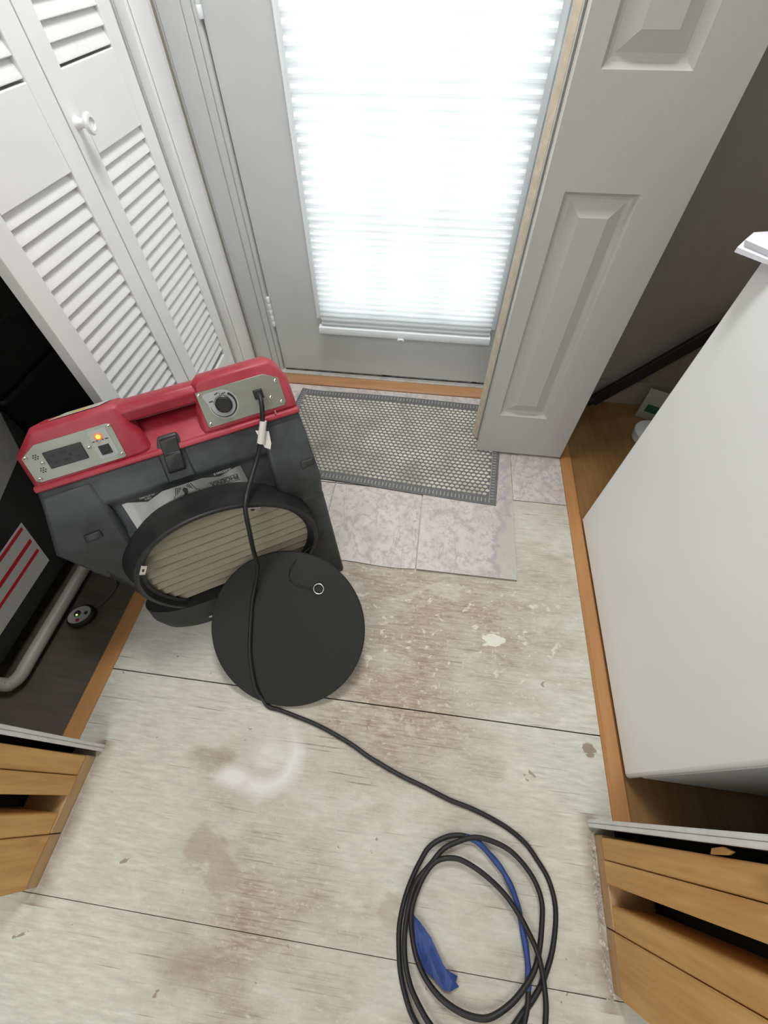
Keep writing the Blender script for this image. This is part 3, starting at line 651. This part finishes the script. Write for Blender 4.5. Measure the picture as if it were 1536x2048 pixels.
lab(obj('indicator_label', MB().prism([(0.1132, 0.0767), (0.1420, 0.0770), (0.1455, 0.0748), (0.1463, 0.0259), (0.1421, 0.0219), (0.1158, 0.0219), (0.1120, 0.0253)], W1, W1 + 0.0006, sl), M_greylab, p1), 'pale grey label round the lamp')
sk = MB().prism([(0.1185, 0.0468), (0.1380, 0.0468), (0.1380, 0.0285), (0.1185, 0.0285)], W1 + 0.0006, W1 + 0.0016, sl).box((0.1225, 0.0325, W1 + 0.0016), (0.134, 0.0425, W1 + 0.0026), sl)
obj('cord_socket', sk, M_black, p1, 0, 0.0006)
obj('lamp_bezel', MB().lathe([(0.0062, 0), (0.0062, 0.002), (0.0048, 0.0028)], lambda a, b, c: sl(0.128 + a, 0.0636 + b, W1 + 0.0006 + c), 20), emit('orange_glow_rim', (0.85, 0.13, 0.02), 0.8), p1, 40)
lab(obj('indicator_lamp', MB().lathe([(0.0040, 0.0), (0.0040, 0.004), (0.0028, 0.0062), (0.001, 0.0068)], lambda a, b, c: sl(0.128 + a, 0.0636 + b, W1 + 0.0006 + c), 16), emit('orange_lamp', (1.0, 0.36, 0.04), 3.0), p1, 40), 'lit orange indicator lamp')
mb = MB()
for a, b in ((0.1135, 0.1175), (0.1195, 0.1205), (0.1215, 0.123), (0.131, 0.1335), (0.136, 0.142)): mb.box((a, 0.0555, W1 + 0.0006), (b, 0.0575, W1 + 0.0008), sl)
obj('printing', mb, M_ink, p1)
for u, s in [(0.0014, 0.0623), (0.022, 0.0458), (0.1043, 0.049), (0.152, 0.0765), (0.1507, 0.0211), (0.0036, 0.0195)]:
    m2 = MB(); dots(m2, [(u, s)], W1, 0.0036, 0.0028, 14); m2.lathe([(0.0013, 0), (0.0013, 0.0002)], lambda a, b, c, u=u, s=s: sl(u + a, s + b, W1 + 0.0028 + c), 8, mi=1)
    obj('screw', m2, [M_screw, M_black], p1, 40)
mb = MB()
for u, s in ((0.0171, 0.0594), (0.0166, 0.0337)): dots(mb, [(u, s)] + [(u + 0.0042 * math.cos(k * PI / 3), s + 0.0042 * math.sin(k * PI / 3)) for k in range(6)], W1, 0.0014, 0.0003, 8)
obj('vent_holes', mb, M_black, p1)

pr_ = [(0.3200, 0.0905), (0.4578, 0.0913), (0.4863, 0.0765), (0.4865, 0.0263), (0.4812, 0.0195), (0.3225, 0.0183), (0.3190, 0.0213)]
p2 = obj('dial_plate', MB().prism(pr_, W0 - 0.002, W0 + 0.0012, sl), M_metal, AS, 0, 0.0005, 1)
lab(p2, 'brushed metal plate with the speed dial')
dc = (0.3640, 0.0560)
lb_ = [(0.3300, 0.0781), (0.3320, 0.0835), (0.3381, 0.0845)] + [(dc[0] + 0.0290 * math.cos(t), dc[1] + 0.0290 * math.sin(t)) for t in [math.radians(88 - 17.5 * i) for i in range(17)]]
obj('dial_label', MB().prism(lb_, W1, W1 + 0.0006, sl), M_greylab, p2)
mb = MB(); N_ = 26; rg = []
for i in range(N_ + 1):
    t = math.radians(52 - 235 * i / N_); th = 0.0042 * (1 - i / N_) ** 1.2 + 0.0007
    ro = 0.0262; rg.append([(dc[0] + q * math.cos(t), dc[1] + q * math.sin(t)) for q in (ro - th, ro)])
for i in range(N_): mb.prism([rg[i][0], rg[i + 1][0], rg[i + 1][1], rg[i][1]], W1 + 0.0006, W1 + 0.0008, sl)
for a0, a1, r_ in ((100, 170, 0.0178), (40, 98, 0.0178)):
    for i in range(10):
        t0, t1 = (math.radians(a0 + (a1 - a0) * q / 10) for q in (i, i + 1))
        mb.prism([(dc[0] + r_ * math.cos(t0), dc[1] + r_ * math.sin(t0)), (dc[0] + r_ * math.cos(t1), dc[1] + r_ * math.sin(t1)), (dc[0] + (r_ + 0.001) * math.cos(t1), dc[1] + (r_ + 0.001) * math.sin(t1)), (dc[0] + (r_ + 0.001) * math.cos(t0), dc[1] + (r_ + 0.001) * math.sin(t0))], W1 + 0.0006, W1 + 0.0008, sl)
mb.prism([(0.3632, 0.0745), (0.3642, 0.0745), (0.3642, 0.0815), (0.3632, 0.0815)], W1 + 0.0006, W1 + 0.0008, sl)
for u, s in ((0.3545, 0.0785), (0.3572, 0.0793), (0.3598, 0.0802), (0.3680, 0.0765), (0.3708, 0.0768), (0.3738, 0.0772), (0.3402, 0.0672), (0.3428, 0.0675), (0.3455, 0.0675)): mb.box((u - 0.0011, s - 0.0014, W1 + 0.0006), (u + 0.0011, s + 0.0014, W1 + 0.0008), sl)
obj('dial_markings', mb, M_ink, p2)
kn = MB().rings([[sl(dc[0] + r_ * (1 + 0.03 * (k % 2)) * math.cos(2 * PI * k / 48), dc[1] + r_ * (1 + 0.03 * (k % 2)) * math.sin(2 * PI * k / 48), W1 + h) for k in range(48)] for r_, h in ((0.0165, 0.0), (0.0165, 0.003), (0.0150, 0.004), (0.0145, 0.013), (0.0132, 0.0145))])
kn.box((-0.0125, -0.0011, 0), (0.0125, 0.0011, 0.001), lambda a, b, c: sl(dc[0] + a * 0.6 - b * 0.8, dc[1] + a * 0.8 + b * 0.6, W1 + 0.0145 + c))
lab(obj('speed_knob', kn, simple('knob_black', (0.014, 0.014, 0.014), 0.35), p2, 30), 'ribbed black knob')
obj('cord_inlet', MB().prism([(0.4265, 0.0660), (0.4460, 0.0660), (0.4460, 0.0460), (0.4265, 0.0460)], W1, W1 + 0.005, sl, taper=[(0.4285, 0.064), (0.444, 0.064), (0.444, 0.048), (0.4285, 0.048)]), M_black, p2, 0, 0.0006)
for u, s in [(0.3249, 0.0841), (0.3259, 0.0261), (0.4785, 0.0725), (0.4586, 0.043), (0.4775, 0.029)]:
    m2 = MB(); dots(m2, [(u, s)], W1, 0.0034, 0.0026, 14); m2.lathe([(0.0013, 0), (0.0013, 0.0002)], lambda a, b, c, u=u, s=s: sl(u + a, s + b, W1 + 0.0026 + c), 8, mi=1)
    obj('screw', m2, [M_screw, M_black], p2, 40)
obj('seam_clip', MB().box((0.4560, 0.0080, 0.009), (0.4585, 0.0160, 0.011), sl), M_screw, AS)
# latch
obj('latch_bracket', MB().prism([(0.2010, -0.066), (0.2580, -0.066), (0.2580, 0.020), (0.2560, 0.0295), (0.2190, 0.0295), (0.2060, 0.000)], -0.012, 0.004, sl), M_grey, AS, 0, 0.004, 2)
lc_ = [(-0.047, 0.004), (-0.044, 0.016), (-0.036, 0.020), (-0.008, 0.017), (-0.006, 0.0125), (0.022, 0.0115), (0.026, 0.004)]
obj('latch', MB().rings([[sl(u - 0.10 * (0.0 - s) * 1.3, s, w) for s, w in lc_] for u in (0.2185, 0.2515)]), M_blk, AS, 0, 0.0018)
# foil label with emblem and lettering
LW = -0.0145
label = [(0.097, -0.0775), (0.1442, -0.0932), (0.1834, -0.0800), (0.1976, -0.0815), (0.2405, -0.0795), (0.2536, -0.0790), (0.2979, -0.0902), (0.3472, -0.0790), (0.3530, -0.1400), (0.2987, -0.1240), (0.2411, -0.1160), (0.1736, -0.1200), (0.1000, -0.1440)]
fl = obj('foil_label', MB().prism(label, LW - 0.0012, LW, sl), M_foil, AS)
obj('label_band', MB().prism([(0.0985, -0.0785), (0.1442, -0.0929), (0.1825, -0.0802), (0.1700, -0.0785)], LW, LW + 0.0004, sl), M_ink, fl)
obj('label_band', MB().prism([(0.2560, -0.0790), (0.2979, -0.0898), (0.3460, -0.0790)], LW, LW + 0.0004, sl), M_ink, fl)
def flip(u0, s0): return lambda x, y: sl(u0 - x, s0 - y, LW + 0.0012)
text_mesh('PHOENIX', 0.0142, 'lettering', M_ink, fl, flip(0.3350, -0.0980), 0.0002, 1.0)
mb = MB().box((0.270, -0.0972, LW), (0.336, -0.0966, LW + 0.0008), sl).box((0.270, -0.1108, LW), (0.336, -0.1102, LW + 0.0008), sl)
obj('label_rule', mb, M_ink, fl)
text_mesh('GUARDIAN R', 0.0075, 'lettering', M_lettr, fl, flip(0.3270, -0.0795), 0.0001, 0.85)
text_mesh('HEPA', 0.0056, 'lettering', M_lettr, fl, flip(0.1545, -0.0845), 0.0, 1.0)
text_mesh('AIR SCRUBBER', 0.0052, 'lettering', M_lettr, fl, flip(0.1640, -0.0797), 0.0, 0.95)
mb = MB(); e0, e1 = LW, LW + 0.0006
for (a, b), (c, d) in (((0.2055, -0.0840), (0.1989, -0.1012)), ((0.2086, -0.0845), (0.2036, -0.0995)), ((0.2122, -0.0850), (0.2084, -0.0956)), ((0.2151, -0.0858), (0.2131, -0.0918)), ((0.1962, -0.1009), (0.1941, -0.1058)),
                       ((0.2271, -0.0851), (0.2299, -0.0918)), ((0.2301, -0.084), (0.2331, -0.0944)), ((0.233, -0.083), (0.2367, -0.0965)), ((0.237, -0.0838), (0.2438, -0.1021)), ((0.2473, -0.1013), (0.2499, -0.1073))):
    mb.prism([(a - 0.0008, b), (a + 0.0008, b), (c + 0.0007, d), (c - 0.0007, d)], e0, e1, sl)
mb.prism([(0.2203, -0.0881), (0.227, -0.0928), (0.226, -0.0996), (0.2226, -0.1062), (0.2145, -0.1059), (0.218, -0.1008), (0.2163, -0.093)], e0, e1, sl)
lab(obj('emblem', mb, M_ink, fl), 'black bird emblem with striped wings')
# inlet collar, pleated filter
uc, zc, yr = 0.2505, 0.250, 0.010
NN = 72
def cring(rx, rz, y, cu=uc, cz=zc): return [(cu + rx * math.cos(2 * PI * k / NN), y, max(0.002, cz + rz * math.sin(2 * PI * k / NN))) for k in range(NN)]
mb = MB().rings([cring(0.242, 0.205, 0.100, 0.240, 0.222), cring(0.232, 0.205, 0.075, 0.243, 0.228), cring(0.218, 0.203, 0.050, 0.248, 0.240), cring(0.213, 0.203, 0.022, uc, 0.247), cring(0.213, 0.204, yr + 0.002), cring(0.209, 0.202, yr - 0.001), cring(0.2015, 0.1945, yr - 0.001), cring(0.199, 0.192, yr + 0.003), cring(0.197, 0.190, 0.022), cring(0.190, 0.184, 0.024), cring(0.190, 0.184, 0.028), cring(0.202, 0.196, 0.0285)], cap0=False, cap1=False)
obj('inlet_collar', mb, M_blk, AS, 50)
rows_ = 14; pts = []
for i in range(rows_ * 2 + 1): pts.append((0.0295 if i % 2 == 0 else 0.0375, -0.1955 + 0.391 * i / (rows_ * 2)))
mb = MB()
for i in range(len(pts) - 1):
    (y0, a), (y1, b) = pts[i], pts[i + 1]
    w0 = math.sqrt(max(0, 0.196 ** 2 - a * a)); w1 = math.sqrt(max(0, 0.196 ** 2 - b * b)); n_ = 10
    r0 = [(uc - w0 + 2 * w0 * j / n_, y0 + 0.0004 * math.sin(j * 1.3 + i), zc + a) for j in range(n_ + 1)]; r1 = [(uc - w1 + 2 * w1 * j / n_, y1 + 0.0004 * math.sin(j * 1.3 + i), zc + b) for j in range(n_ + 1)]
    mb.rings([r0, r1], closed=False, cap0=False, cap1=False)
lab(obj('pleated_filter', mb, M_filter, AS), 'cream pleated filter behind the round inlet')
for ang in (148, 63):
    t = math.radians(ang); cx_, cz_ = uc + 0.196 * math.cos(t), zc + 0.190 * math.sin(t)
    f = lambda a, b, c, t=t, cx_=cx_, cz_=cz_: (cx_ - a * math.sin(t) + b * math.cos(t), yr - 0.002 - c, cz_ + a * math.cos(t) + b * math.sin(t))
    obj('filter_clip', MB().box((-0.016, -0.006, 0), (0.016, 0.006, 0.003), f).box((-0.004, -0.002, 0.003), (0.004, 0.002, 0.004), f, 1), [M_screw, M_black], AS, 0, 0.0008)
lab(obj('small_label', MB().box((0.12, -0.0035, 0.052), (0.155, -0.0025, 0.060)), M_lettr, AS), 'small pale sticker under the inlet')
obj('lanyard_screw', MB().lathe([(0.0045, 0), (0.0045, 0.004), (0.002, 0.006)], lambda a, b, c: (0.493 + a, 0.0735 - c, 0.212 + b), 14), M_screw, AS, 40)
# warning sticker on the red top
f = lambda u, s, w: sl(u, 0.1110 + w + (u - 0.03) * 0.0278, -0.004 - s)
mb = MB().prism([(0.062, 0.006), (0.150, 0.006), (0.162, 0.070), (0.075, 0.070)], 0.0003, 0.0010, f)
st_ = obj('warning_sticker', mb, M_lettr, AS)
obj('sticker_print', MB().prism([(0.066, 0.010), (0.084, 0.010), (0.088, 0.030), (0.071, 0.030)], 0.0010, 0.0012, f).prism([(0.124, 0.006), (0.128, 0.006), (0.140, 0.070), (0.136, 0.070)], 0.0010, 0.0012, f).prism([(0.092, 0.014), (0.118, 0.014), (0.126, 0.055), (0.098, 0.055)], 0.0010, 0.0012, f), M_yel, st_)

# ---------------------------------------------------------------- duct cover leaning on the inlet, with its lanyard
LC = Vector((-0.291, 0.322, 0.119))
n0 = Vector((0.017, -0.573, 0.819)).normalized(); hx = Vector((1, 0.03, 0)).normalized(); uy = n0.cross(hx)
DC = thing('duct_cover', 'round dusty black cover disc leaning against the front of the machine', 'cover')
def ld(a, b, c): return tuple(LC + hx * a + uy * b + n0 * c)
obj('disc', MB().lathe([(0.186, -0.010), (0.194, -0.009), (0.1955, -0.004), (0.1955, 0.001), (0.193, 0.004), (0.184, 0.0045), (0.003, 0.0045)], ld, 96), M_lid, DC, 40)
rg = MB().tube([ld(0.073 + 0.0125 * math.cos(2 * PI * k / 28), 0.1085 + 0.0125 * math.sin(2 * PI * k / 28), 0.008) for k in range(29)], 0.0014, 8)
lab(obj('key_ring', rg, M_screw, DC, 60), 'small steel split ring')
def mw(u, y, z):
    a = math.radians(32.5); return (-0.63 + u * math.cos(a) - y * math.sin(a), 0.284 + u * math.sin(a) + y * math.cos(a), z)
pth = catmull([mw(0.493, 0.068, 0.210), mw(0.487, 0.045, 0.190), mw(0.462, 0.012, 0.195), mw(0.43, -0.012, 0.215), ld(0.005, 0.168, 0.012), ld(-0.004, 0.139, 0.008), ld(0.002, 0.121, 0.007), ld(0.025, 0.1105, 0.007), ld(0.060, 0.107, 0.008)], 8)
obj('lanyard', MB().tube(pth, 0.0011, 6), M_cord, DC, 60)

# ---------------------------------------------------------------- power cord
PC = thing('power_cord', 'long black power cord running from the machine to a loose coil on the floor', 'cord')
a0 = [mw(*sl(0.4362, 0.056, 0.010)), mw(*sl(0.4362, 0.054, 0.028)), mw(*sl(0.433, 0.036, 0.040)), mw(*sl(0.424, 0.006, 0.034)), mw(*sl(0.406, -0.036, 0.026)), mw(*sl(0.382, -0.075, 0.024)), mw(0.352, 0.040, 0.458), mw(0.330, -0.006, 0.452), mw(0.318, -0.030, 0.400), mw(0.306, -0.030, 0.320), mw(0.296, -0.035, 0.250)]
a1 = [ld(-0.0899, 0.0687, 0.013), ld(-0.0905, -0.0073, 0.011), ld(-0.087, -0.0704, 0.011), ld(-0.0685, -0.1446, 0.012)]
fl_ = [(-0.318, 0.156), (-0.288, 0.152), (-0.247, 0.144), (-0.180, 0.129), (-0.101, 0.102), (-0.049, 0.079), (0.025, 0.053), (0.084, 0.037), (0.142, 0.020), (0.188, 0.011), (0.231, -0.001), (0.273, -0.017), (0.306, -0.037), (0.328, -0.061), (0.347, -0.087), (0.357, -0.118), (0.357, -0.149), (0.348, -0.188), (0.336, -0.217), (0.321, -0.243), (0.303, -0.265), (0.285, -0.283), (0.255, -0.312), (0.21, -0.335), (0.15, -0.345), (0.115, -0.337)]
s1 = [(0.095, -0.321), (0.078, -0.300), (0.061, -0.265), (0.053, -0.231), (0.050, -0.194), (0.057, -0.154), (0.070, -0.119), (0.081, -0.097), (0.098, -0.070), (0.123, -0.052), (0.150, -0.042), (0.175, -0.040), (0.201, -0.046), (0.228, -0.065), (0.249, -0.083), (0.264, -0.102), (0.275, -0.121), (0.283, -0.145), (0.288, -0.169), (0.294, -0.200), (0.296, -0.226), (0.294, -0.251), (0.291, -0.273), (0.275, -0.310), (0.23, -0.345), (0.17, -0.350)]
s2 = [(0.122, -0.317), (0.100, -0.298), (0.078, -0.271), (0.065, -0.238), (0.061, -0.202), (0.065, -0.164), (0.077, -0.126), (0.103, -0.096), (0.129, -0.067), (0.161, -0.050), (0.195, -0.039), (0.231, -0.041), (0.266, -0.051), (0.295, -0.071), (0.317, -0.097), (0.327, -0.126), (0.324, -0.159), (0.317, -0.192), (0.307, -0.219), (0.290, -0.242), (0.263, -0.268), (0.229, -0.289), (0.203, -0.295), (0.168, -0.292), (0.132, -0.279), (0.104, -0.258), (0.087, -0.235), (0.077, -0.209), (0.071, -0.182), (0.074, -0.155), (0.091, -0.116), (0.116, -0.088), (0.152, -0.079), (0.184, -0.085), (0.221, -0.101), (0.255, -0.123), (0.280, -0.149), (0.297, -0.172), (0.310, -0.194), (0.317, -0.217), (0.320, -0.239), (0.321, -0.264), (0.317, -0.292), (0.31, -0.36)]
rc = 0.0050
cpts = a0 + a1 + [(*ld(-0.050, -0.181, 0)[:2], 0.020)] + [(x, y, rc + 0.0005) for x, y in fl_]
k1 = len(s1)
cpts += [(x, y, rc + 0.0005 + 0.0095 * min(1, i / 4) * (1 if i < k1 - 3 else 0.6)) for i, (x, y) in enumerate(s1)]
cpts += [(x, y, rc + 0.0005 + (0.0170 if i < 22 else max(0.003, 0.0170 - 0.002 * (i - 22)) if i < 28 else 0.019 if i < 36 else 0.023)) for i, (x, y) in enumerate(s2)]
obj('cord', MB().tube(catmull(cpts, 5), rc, 10), M_cord, PC, 60)
tp = catmull([(x, y, rc + 0.0005 + 0.0095) for x, y in s1[11:22]], 5)
lab(obj('tape_wrap', MB().tube(tp, [0.0052 + 0.0010 * abs(math.sin(i * 0.37)) for i in range(len(tp))], 10), M_blue, PC, 60), 'blue tape wound along the cord')
fp = [(0.072, -0.174), (0.081, -0.180), (0.090, -0.185), (0.113, -0.205), (0.137, -0.237), (0.145, -0.245), (0.157, -0.250), (0.166, -0.251), (0.162, -0.258), (0.169, -0.264), (0.152, -0.272), (0.141, -0.272), (0.122, -0.261), (0.100, -0.248), (0.084, -0.227), (0.073, -0.200)]
mb = MB(); cen = (0.113, -0.232); K = 5
def fz(x, y):
    q = (x - 0.075) * 0.62 + (y + 0.175) * -0.78; s_ = (x - 0.075) * 0.78 + (y + 0.175) * 0.62
    return 0.013 + 0.0035 * math.sin(s_ * 160) + 0.0025 * math.sin(q * 70 + s_ * 60) - 0.03 * max(0, q - 0.04)
ring_l = [[(cen[0] + (x - cen[0]) * t, cen[1] + (y - cen[1]) * t, max(0.0012, fz(cen[0] + (x - cen[0]) * t, cen[1] + (y - cen[1]) * t))) for x, y in fp] for t in (0.04, 0.25, 0.5, 0.75, 1.0)]
mb.rings(ring_l, cap1=False); mb.rings([[(x, y, z - 0.0007) for x, y, z in r] for r in ring_l], cap1=False); mb.rings([ring_l[-1], [(x, y, z - 0.0007) for x, y, z in ring_l[-1]]], cap0=False, cap1=False)
lab(obj('tape_flag', mb, M_blue, PC), 'crumpled flag of blue tape inside the coil')
# white paper tag wrapped on the cord
tg = [mw(*sl(0.426, 0.006, 0.034)), mw(*sl(0.416, -0.016, 0.030)), mw(*sl(0.406, -0.038, 0.026))]
mb = MB().tube(catmull(tg, 4), [0.0068, 0.007, 0.0072, 0.0074, 0.0076, 0.0078, 0.008, 0.0082, 0.0086], 12)
mb.prism([(0.404, -0.010), (0.430, -0.020), (0.426, -0.046), (0.420, -0.058), (0.410, -0.050)], 0.0240, 0.0247, lambda a, b, c: mw(*sl(a, b, c)))
lab(obj('cord_tag', mb, M_tagw, PC, 40), 'white paper tag wrapped round the cord')

# ---------------------------------------------------------------- white appliance with a cloth on it
WA = thing('laundry_machine', 'white enamel appliance with a smooth side facing the passage', 'appliance', (0.537, 0.115, 0))
mb = MB().box((0.024, 0.0, 0.030), (0.68, 0.714, 0.808))
obj('cabinet', mb, M_appl, WA, 0, 0.006, 3)
obj('gasket', MB().box((0.016, 0.008, 0.036), (0.0245, 0.706, 0.803)), M_gasket, WA)
mb = MB().box((0.0, -0.002, 0.010), (0.016, 0.716, 0.818))
lab(obj('front_panel', mb, M_appl, WA, 0, 0.007, 3), 'smooth white front with rounded lower corner')
for a, b in ((0.05, 0.05), (0.63, 0.05), (0.05, 0.66), (0.63, 0.66)):
    obj('foot', MB().lathe([(0.018, 0), (0.018, 0.01), (0.012, 0.012), (0.012, 0.032)], lambda p, q, r_, a=a, b=b: (a + p, b + q, -0.002 + r_), 16), M_black, WA, 40)
out = [(0.476, 0.812), (0.500, 0.842), (0.545, 0.868), (0.66, 0.885), (0.80, 0.87), (0.86, 0.78), (0.80, 0.70), (0.64, 0.70), (0.556, 0.745), (0.515, 0.785)]
def lay(z0, sh, k): return [(x + sh * (0.7 - x), y + sh * (0.79 - y), z0 + 0.004 * math.sin(i * 1.9 + k)) for i, (x, y) in enumerate(out)]
mb = MB().rings([lay(0.8195, 0.05, 0), lay(0.8225, 0.0, 0), lay(0.8290, 0.0, 0.2), lay(0.8305, 0.05, 0.3), lay(0.8320, 0.03, 0.5), lay(0.8390, 0.02, 0.6), lay(0.8420, 0.09, 0.8)])
for i, v in enumerate(mb.v): mb.v[i] = (v[0], v[1], max(v[2], 0.8188) + 0.0)
c = obj('folded_cloth', mb, M_cloth, None, 50, 0)
tag(c, 'folded white cloth lying over the top corner of the white appliance', 'cloth')

# ---------------------------------------------------------------- things behind the appliance
bp = thing('flat_bar', 'black flat bar slanting in front of the back wall behind the folded door', 'bar')
d_ = Vector((0.898 - 0.645, 0, 0.30)).normalized(); q_ = Vector((-d_.z, 0, d_.x))
A_ = Vector((0.630, 1.398, 0.0))
P0 = [A_ + d_ * 0.012 - q_ * 0.018, A_ + d_ * 0.045 + q_ * 0.018]
mb = MB().rings([[tuple(Vector(p) + Vector((0, y, 0))) for p in (A_ - q_ * 0.0 + d_ * 0.03 - q_ * 0.023, A_ + d_ * 0.03 + q_ * 0.023, A_ + d_ * 0.95 + q_ * 0.023, A_ + d_ * 0.95 - q_ * 0.023)] for y in (0, 0.018)])
obj('bar', mb, M_black, bp, 0, 0.003)
obj('end_cap', MB().lathe([(0.019, 0.0), (0.019, 0.028), (0.012, 0.036)], lambda a, b, c: tuple(A_ + d_ * (0.006 + c) + q_ * a + Vector((0, 0.009 + b * 0.6, 0.010)) * 1.0), 16), M_black, bp, 40)
bx = thing('supply_carton', 'small white carton with a green mark on the oak floor by the baseboard', 'carton', (0.872, 1.372, -0.002), math.radians(-24))
obj('carton_body', MB().rings([[(-0.05, -0.025, 0), (0.05, -0.025, 0), (0.05, 0.025, 0), (-0.05, 0.025, 0)], [(-0.05, -0.025, 0.08), (0.05, -0.025, 0.08), (0.05, 0.025, 0.08), (-0.05, 0.025, 0.08)], [(-0.05, -0.002, 0.118), (0.05, -0.002, 0.118), (0.05, 0.002, 0.118), (-0.05, 0.002, 0.118)]]), M_card, bx, 0, 0.002)
lab(obj('green_mark', MB().box((-0.03, -0.0256, 0.035), (0.03, -0.0251, 0.068)), simple('green_print', (0.02, 0.12, 0.07), 0.6), bx), 'dark green printed mark')
jg = thing('plastic_tub', 'round white tub half hidden between the oak floor and the white appliance', 'tub', (0.838, 1.243, -0.002))
obj('tub_body', MB().lathe([(0.052, 0), (0.058, 0.004), (0.060, 0.026), (0.058, 0.030)], ident, 32), M_tagw, jg, 50)
obj('tub_lid', MB().lathe([(0.061, 0.0305), (0.062, 0.033), (0.061, 0.039), (0.050, 0.041), (0.002, 0.042)], ident, 32), M_vinyl, jg, 50)

# ---------------------------------------------------------------- dehumidifier in the left closet, floor gadget
DH = thing('dehumidifier', 'black dehumidifier with white labels in the dark left closet', 'dehumidifier', (-1.0, 0.13, -0.002))
obj('casing', MB().rings([[(-0.005, 0.03, 0.055), (-0.005, 0.50, 0.055), (-0.42, 0.50, 0.055), (-0.42, 0.03, 0.055)], [(0.0, 0.0, 0.10), (0.0, 0.52, 0.10), (-0.44, 0.52, 0.10), (-0.44, 0.0, 0.10)], [(0.0, 0.0, 0.46), (0.0, 0.52, 0.46), (-0.44, 0.52, 0.46), (-0.44, 0.0, 0.46)], [(-0.05, 0.03, 0.50), (-0.05, 0.49, 0.50), (-0.40, 0.49, 0.50), (-0.40, 0.03, 0.50)]]), M_blk, DH, 0, 0.012, 3)
obj('grip', MB().box((-0.30, 0.10, 0.500), (-0.12, 0.42, 0.52)), M_blk, DH, 0, 0.008)
xl = lambda a, b, c: (0.0005 + c, a - 0.13, b + 0.002)
ll = obj('striped_label', MB().prism([(0.463, 0.257), (0.428, 0.119), (0.165, 0.119), (0.20, 0.249)], 0, 0.0008, xl), simple('label_white', (0.42, 0.42, 0.40), 0.6), DH)
lab(ll, 'white label with red stripes')
mb = MB()
for t0, t1 in ((0.02, 0.09), (0.33, 0.41), (0.60, 0.67)):
    A, B, C_, D_ = Vector((0.455, 0.254)), Vector((0.421, 0.121)), Vector((0.17, 0.121)), Vector((0.205, 0.247))
    if t0 > 0.5: D_ = Vector((0.205, 0.247)); 
    a, b, c, d = A.lerp(B, t0), A.lerp(B, t1), D_.lerp(C_, t1), D_.lerp(C_, t0)
    mb.prism([a, b, c, d], 0.0008, 0.0012, xl)
obj('red_stripe', mb, M_redink, ll)
lab(obj('grey_label', MB().prism([(0.634, 0.473), (0.597, 0.375), (0.43, 0.325), (0.45, 0.45)], 0, 0.0008, xl), simple('label_grey', (0.23, 0.225, 0.215), 0.7, 0, 0.08, 60), DH), 'plain grey label')
tb = catmull([(-0.42, -0.012, 0.030), (-0.15, -0.012, 0.030), (0.0, -0.012, 0.030), (0.022, -0.006, 0.030), (0.032, 0.015, 0.030), (0.032, 0.06, 0.030), (0.032, 0.30, 0.030), (0.032, 0.54, 0.030)], 6)
lab(obj('tube_frame', MB().tube(tb, 0.0165, 14), M_pvc, DH, 60), 'off-white tube frame along the floor')
for x_, y_ in ((-0.05, 0.06), (-0.05, 0.46), (-0.38, 0.06), (-0.38, 0.46)):
    obj('caster', MB().lathe([(0.028, -0.012), (0.030, -0.010), (0.030, 0.010), (0.028, 0.012)], lambda a, b, c, x_=x_, y_=y_: (x_ + c, y_ + a, 0.031 + b), 20), M_black, DH, 40)
EC = thing('equipment_case', 'black equipment case far back in the dark left closet', 'case', (-1.30, 1.05, -0.002))
obj('shell', MB().box((-0.22, -0.33, 0.0), (0.20, 0.33, 0.42)), M_blk, EC, 0, 0.015, 3)
obj('case_lid', MB().box((-0.225, -0.335, 0.4205), (0.205, 0.335, 0.56)), M_blk, EC, 0, 0.018, 3)
obj('handle', MB().tube(catmull([(0.20, -0.1, 0.50), (0.225, -0.08, 0.50), (0.225, 0.08, 0.50), (0.20, 0.1, 0.50)], 5), 0.008, 10), M_black, EC, 50)
GD = thing('floor_gadget', 'small oval white-faced gadget with a green light on the dark closet floor', 'gadget', (-0.925, 0.318, -0.002), math.radians(40))
ov = lambda rx, ry, h: [(rx * math.cos(2 * PI * k / 32), ry * math.sin(2 * PI * k / 32), h) for k in range(32)]
obj('gadget_base', MB().rings([ov(0.036, 0.028, 0.0), ov(0.043, 0.035, 0.008), ov(0.043, 0.035, 0.022), ov(0.036, 0.028, 0.028)]), M_black, GD, 50)
tl = lambda a, b, c: (a, b, c)
obj('face', MB().rings([ov(0.036, 0.0275, 0.0281), ov(0.035, 0.0265, 0.030)]), simple('gadget_face', (0.36, 0.36, 0.36), 0.5), GD, 40)
obj('dark_window', MB().lathe([(0.011, 0.0301), (0.010, 0.0315)], lambda a, b, c: (-0.004 + a, 0.006 + b, c), 20).lathe([(0.006, 0.0301), (0.005, 0.0312)], lambda a, b, c: (0.020 + a, -0.006 + b, c), 14), M_black, GD)
lab(obj('green_light', MB().lathe([(0.003, 0.0316), (0.0022, 0.0335)], lambda a, b, c: (-0.006 + a, 0.001 + b, c), 12), emit('green_light', (0.35, 1.0, 0.15), 4.0), GD), 'lit green light')
lab(obj('red_button', MB().lathe([(0.006, 0.0301), (0.0055, 0.0322), (0.003, 0.0326)], lambda a, b, c: (-0.008 + a, -0.018 + b, c), 14), M_redink, GD), 'red button')
wl = catmull([(0.038, 0.008, 0.014), (0.055, 0.014, 0.008), (0.085, 0.028, 0.006), (0.12, 0.062, 0.006), (0.11, 0.12, 0.006), (0.06, 0.15, 0.006)], 6)
obj('lead', MB().tube(wl, 0.0028, 8), simple('lead_grey', (0.10, 0.10, 0.10), 0.5), GD, 60)
GD.scale = (0.86, 0.86, 0.86); GD.location.x = -0.909
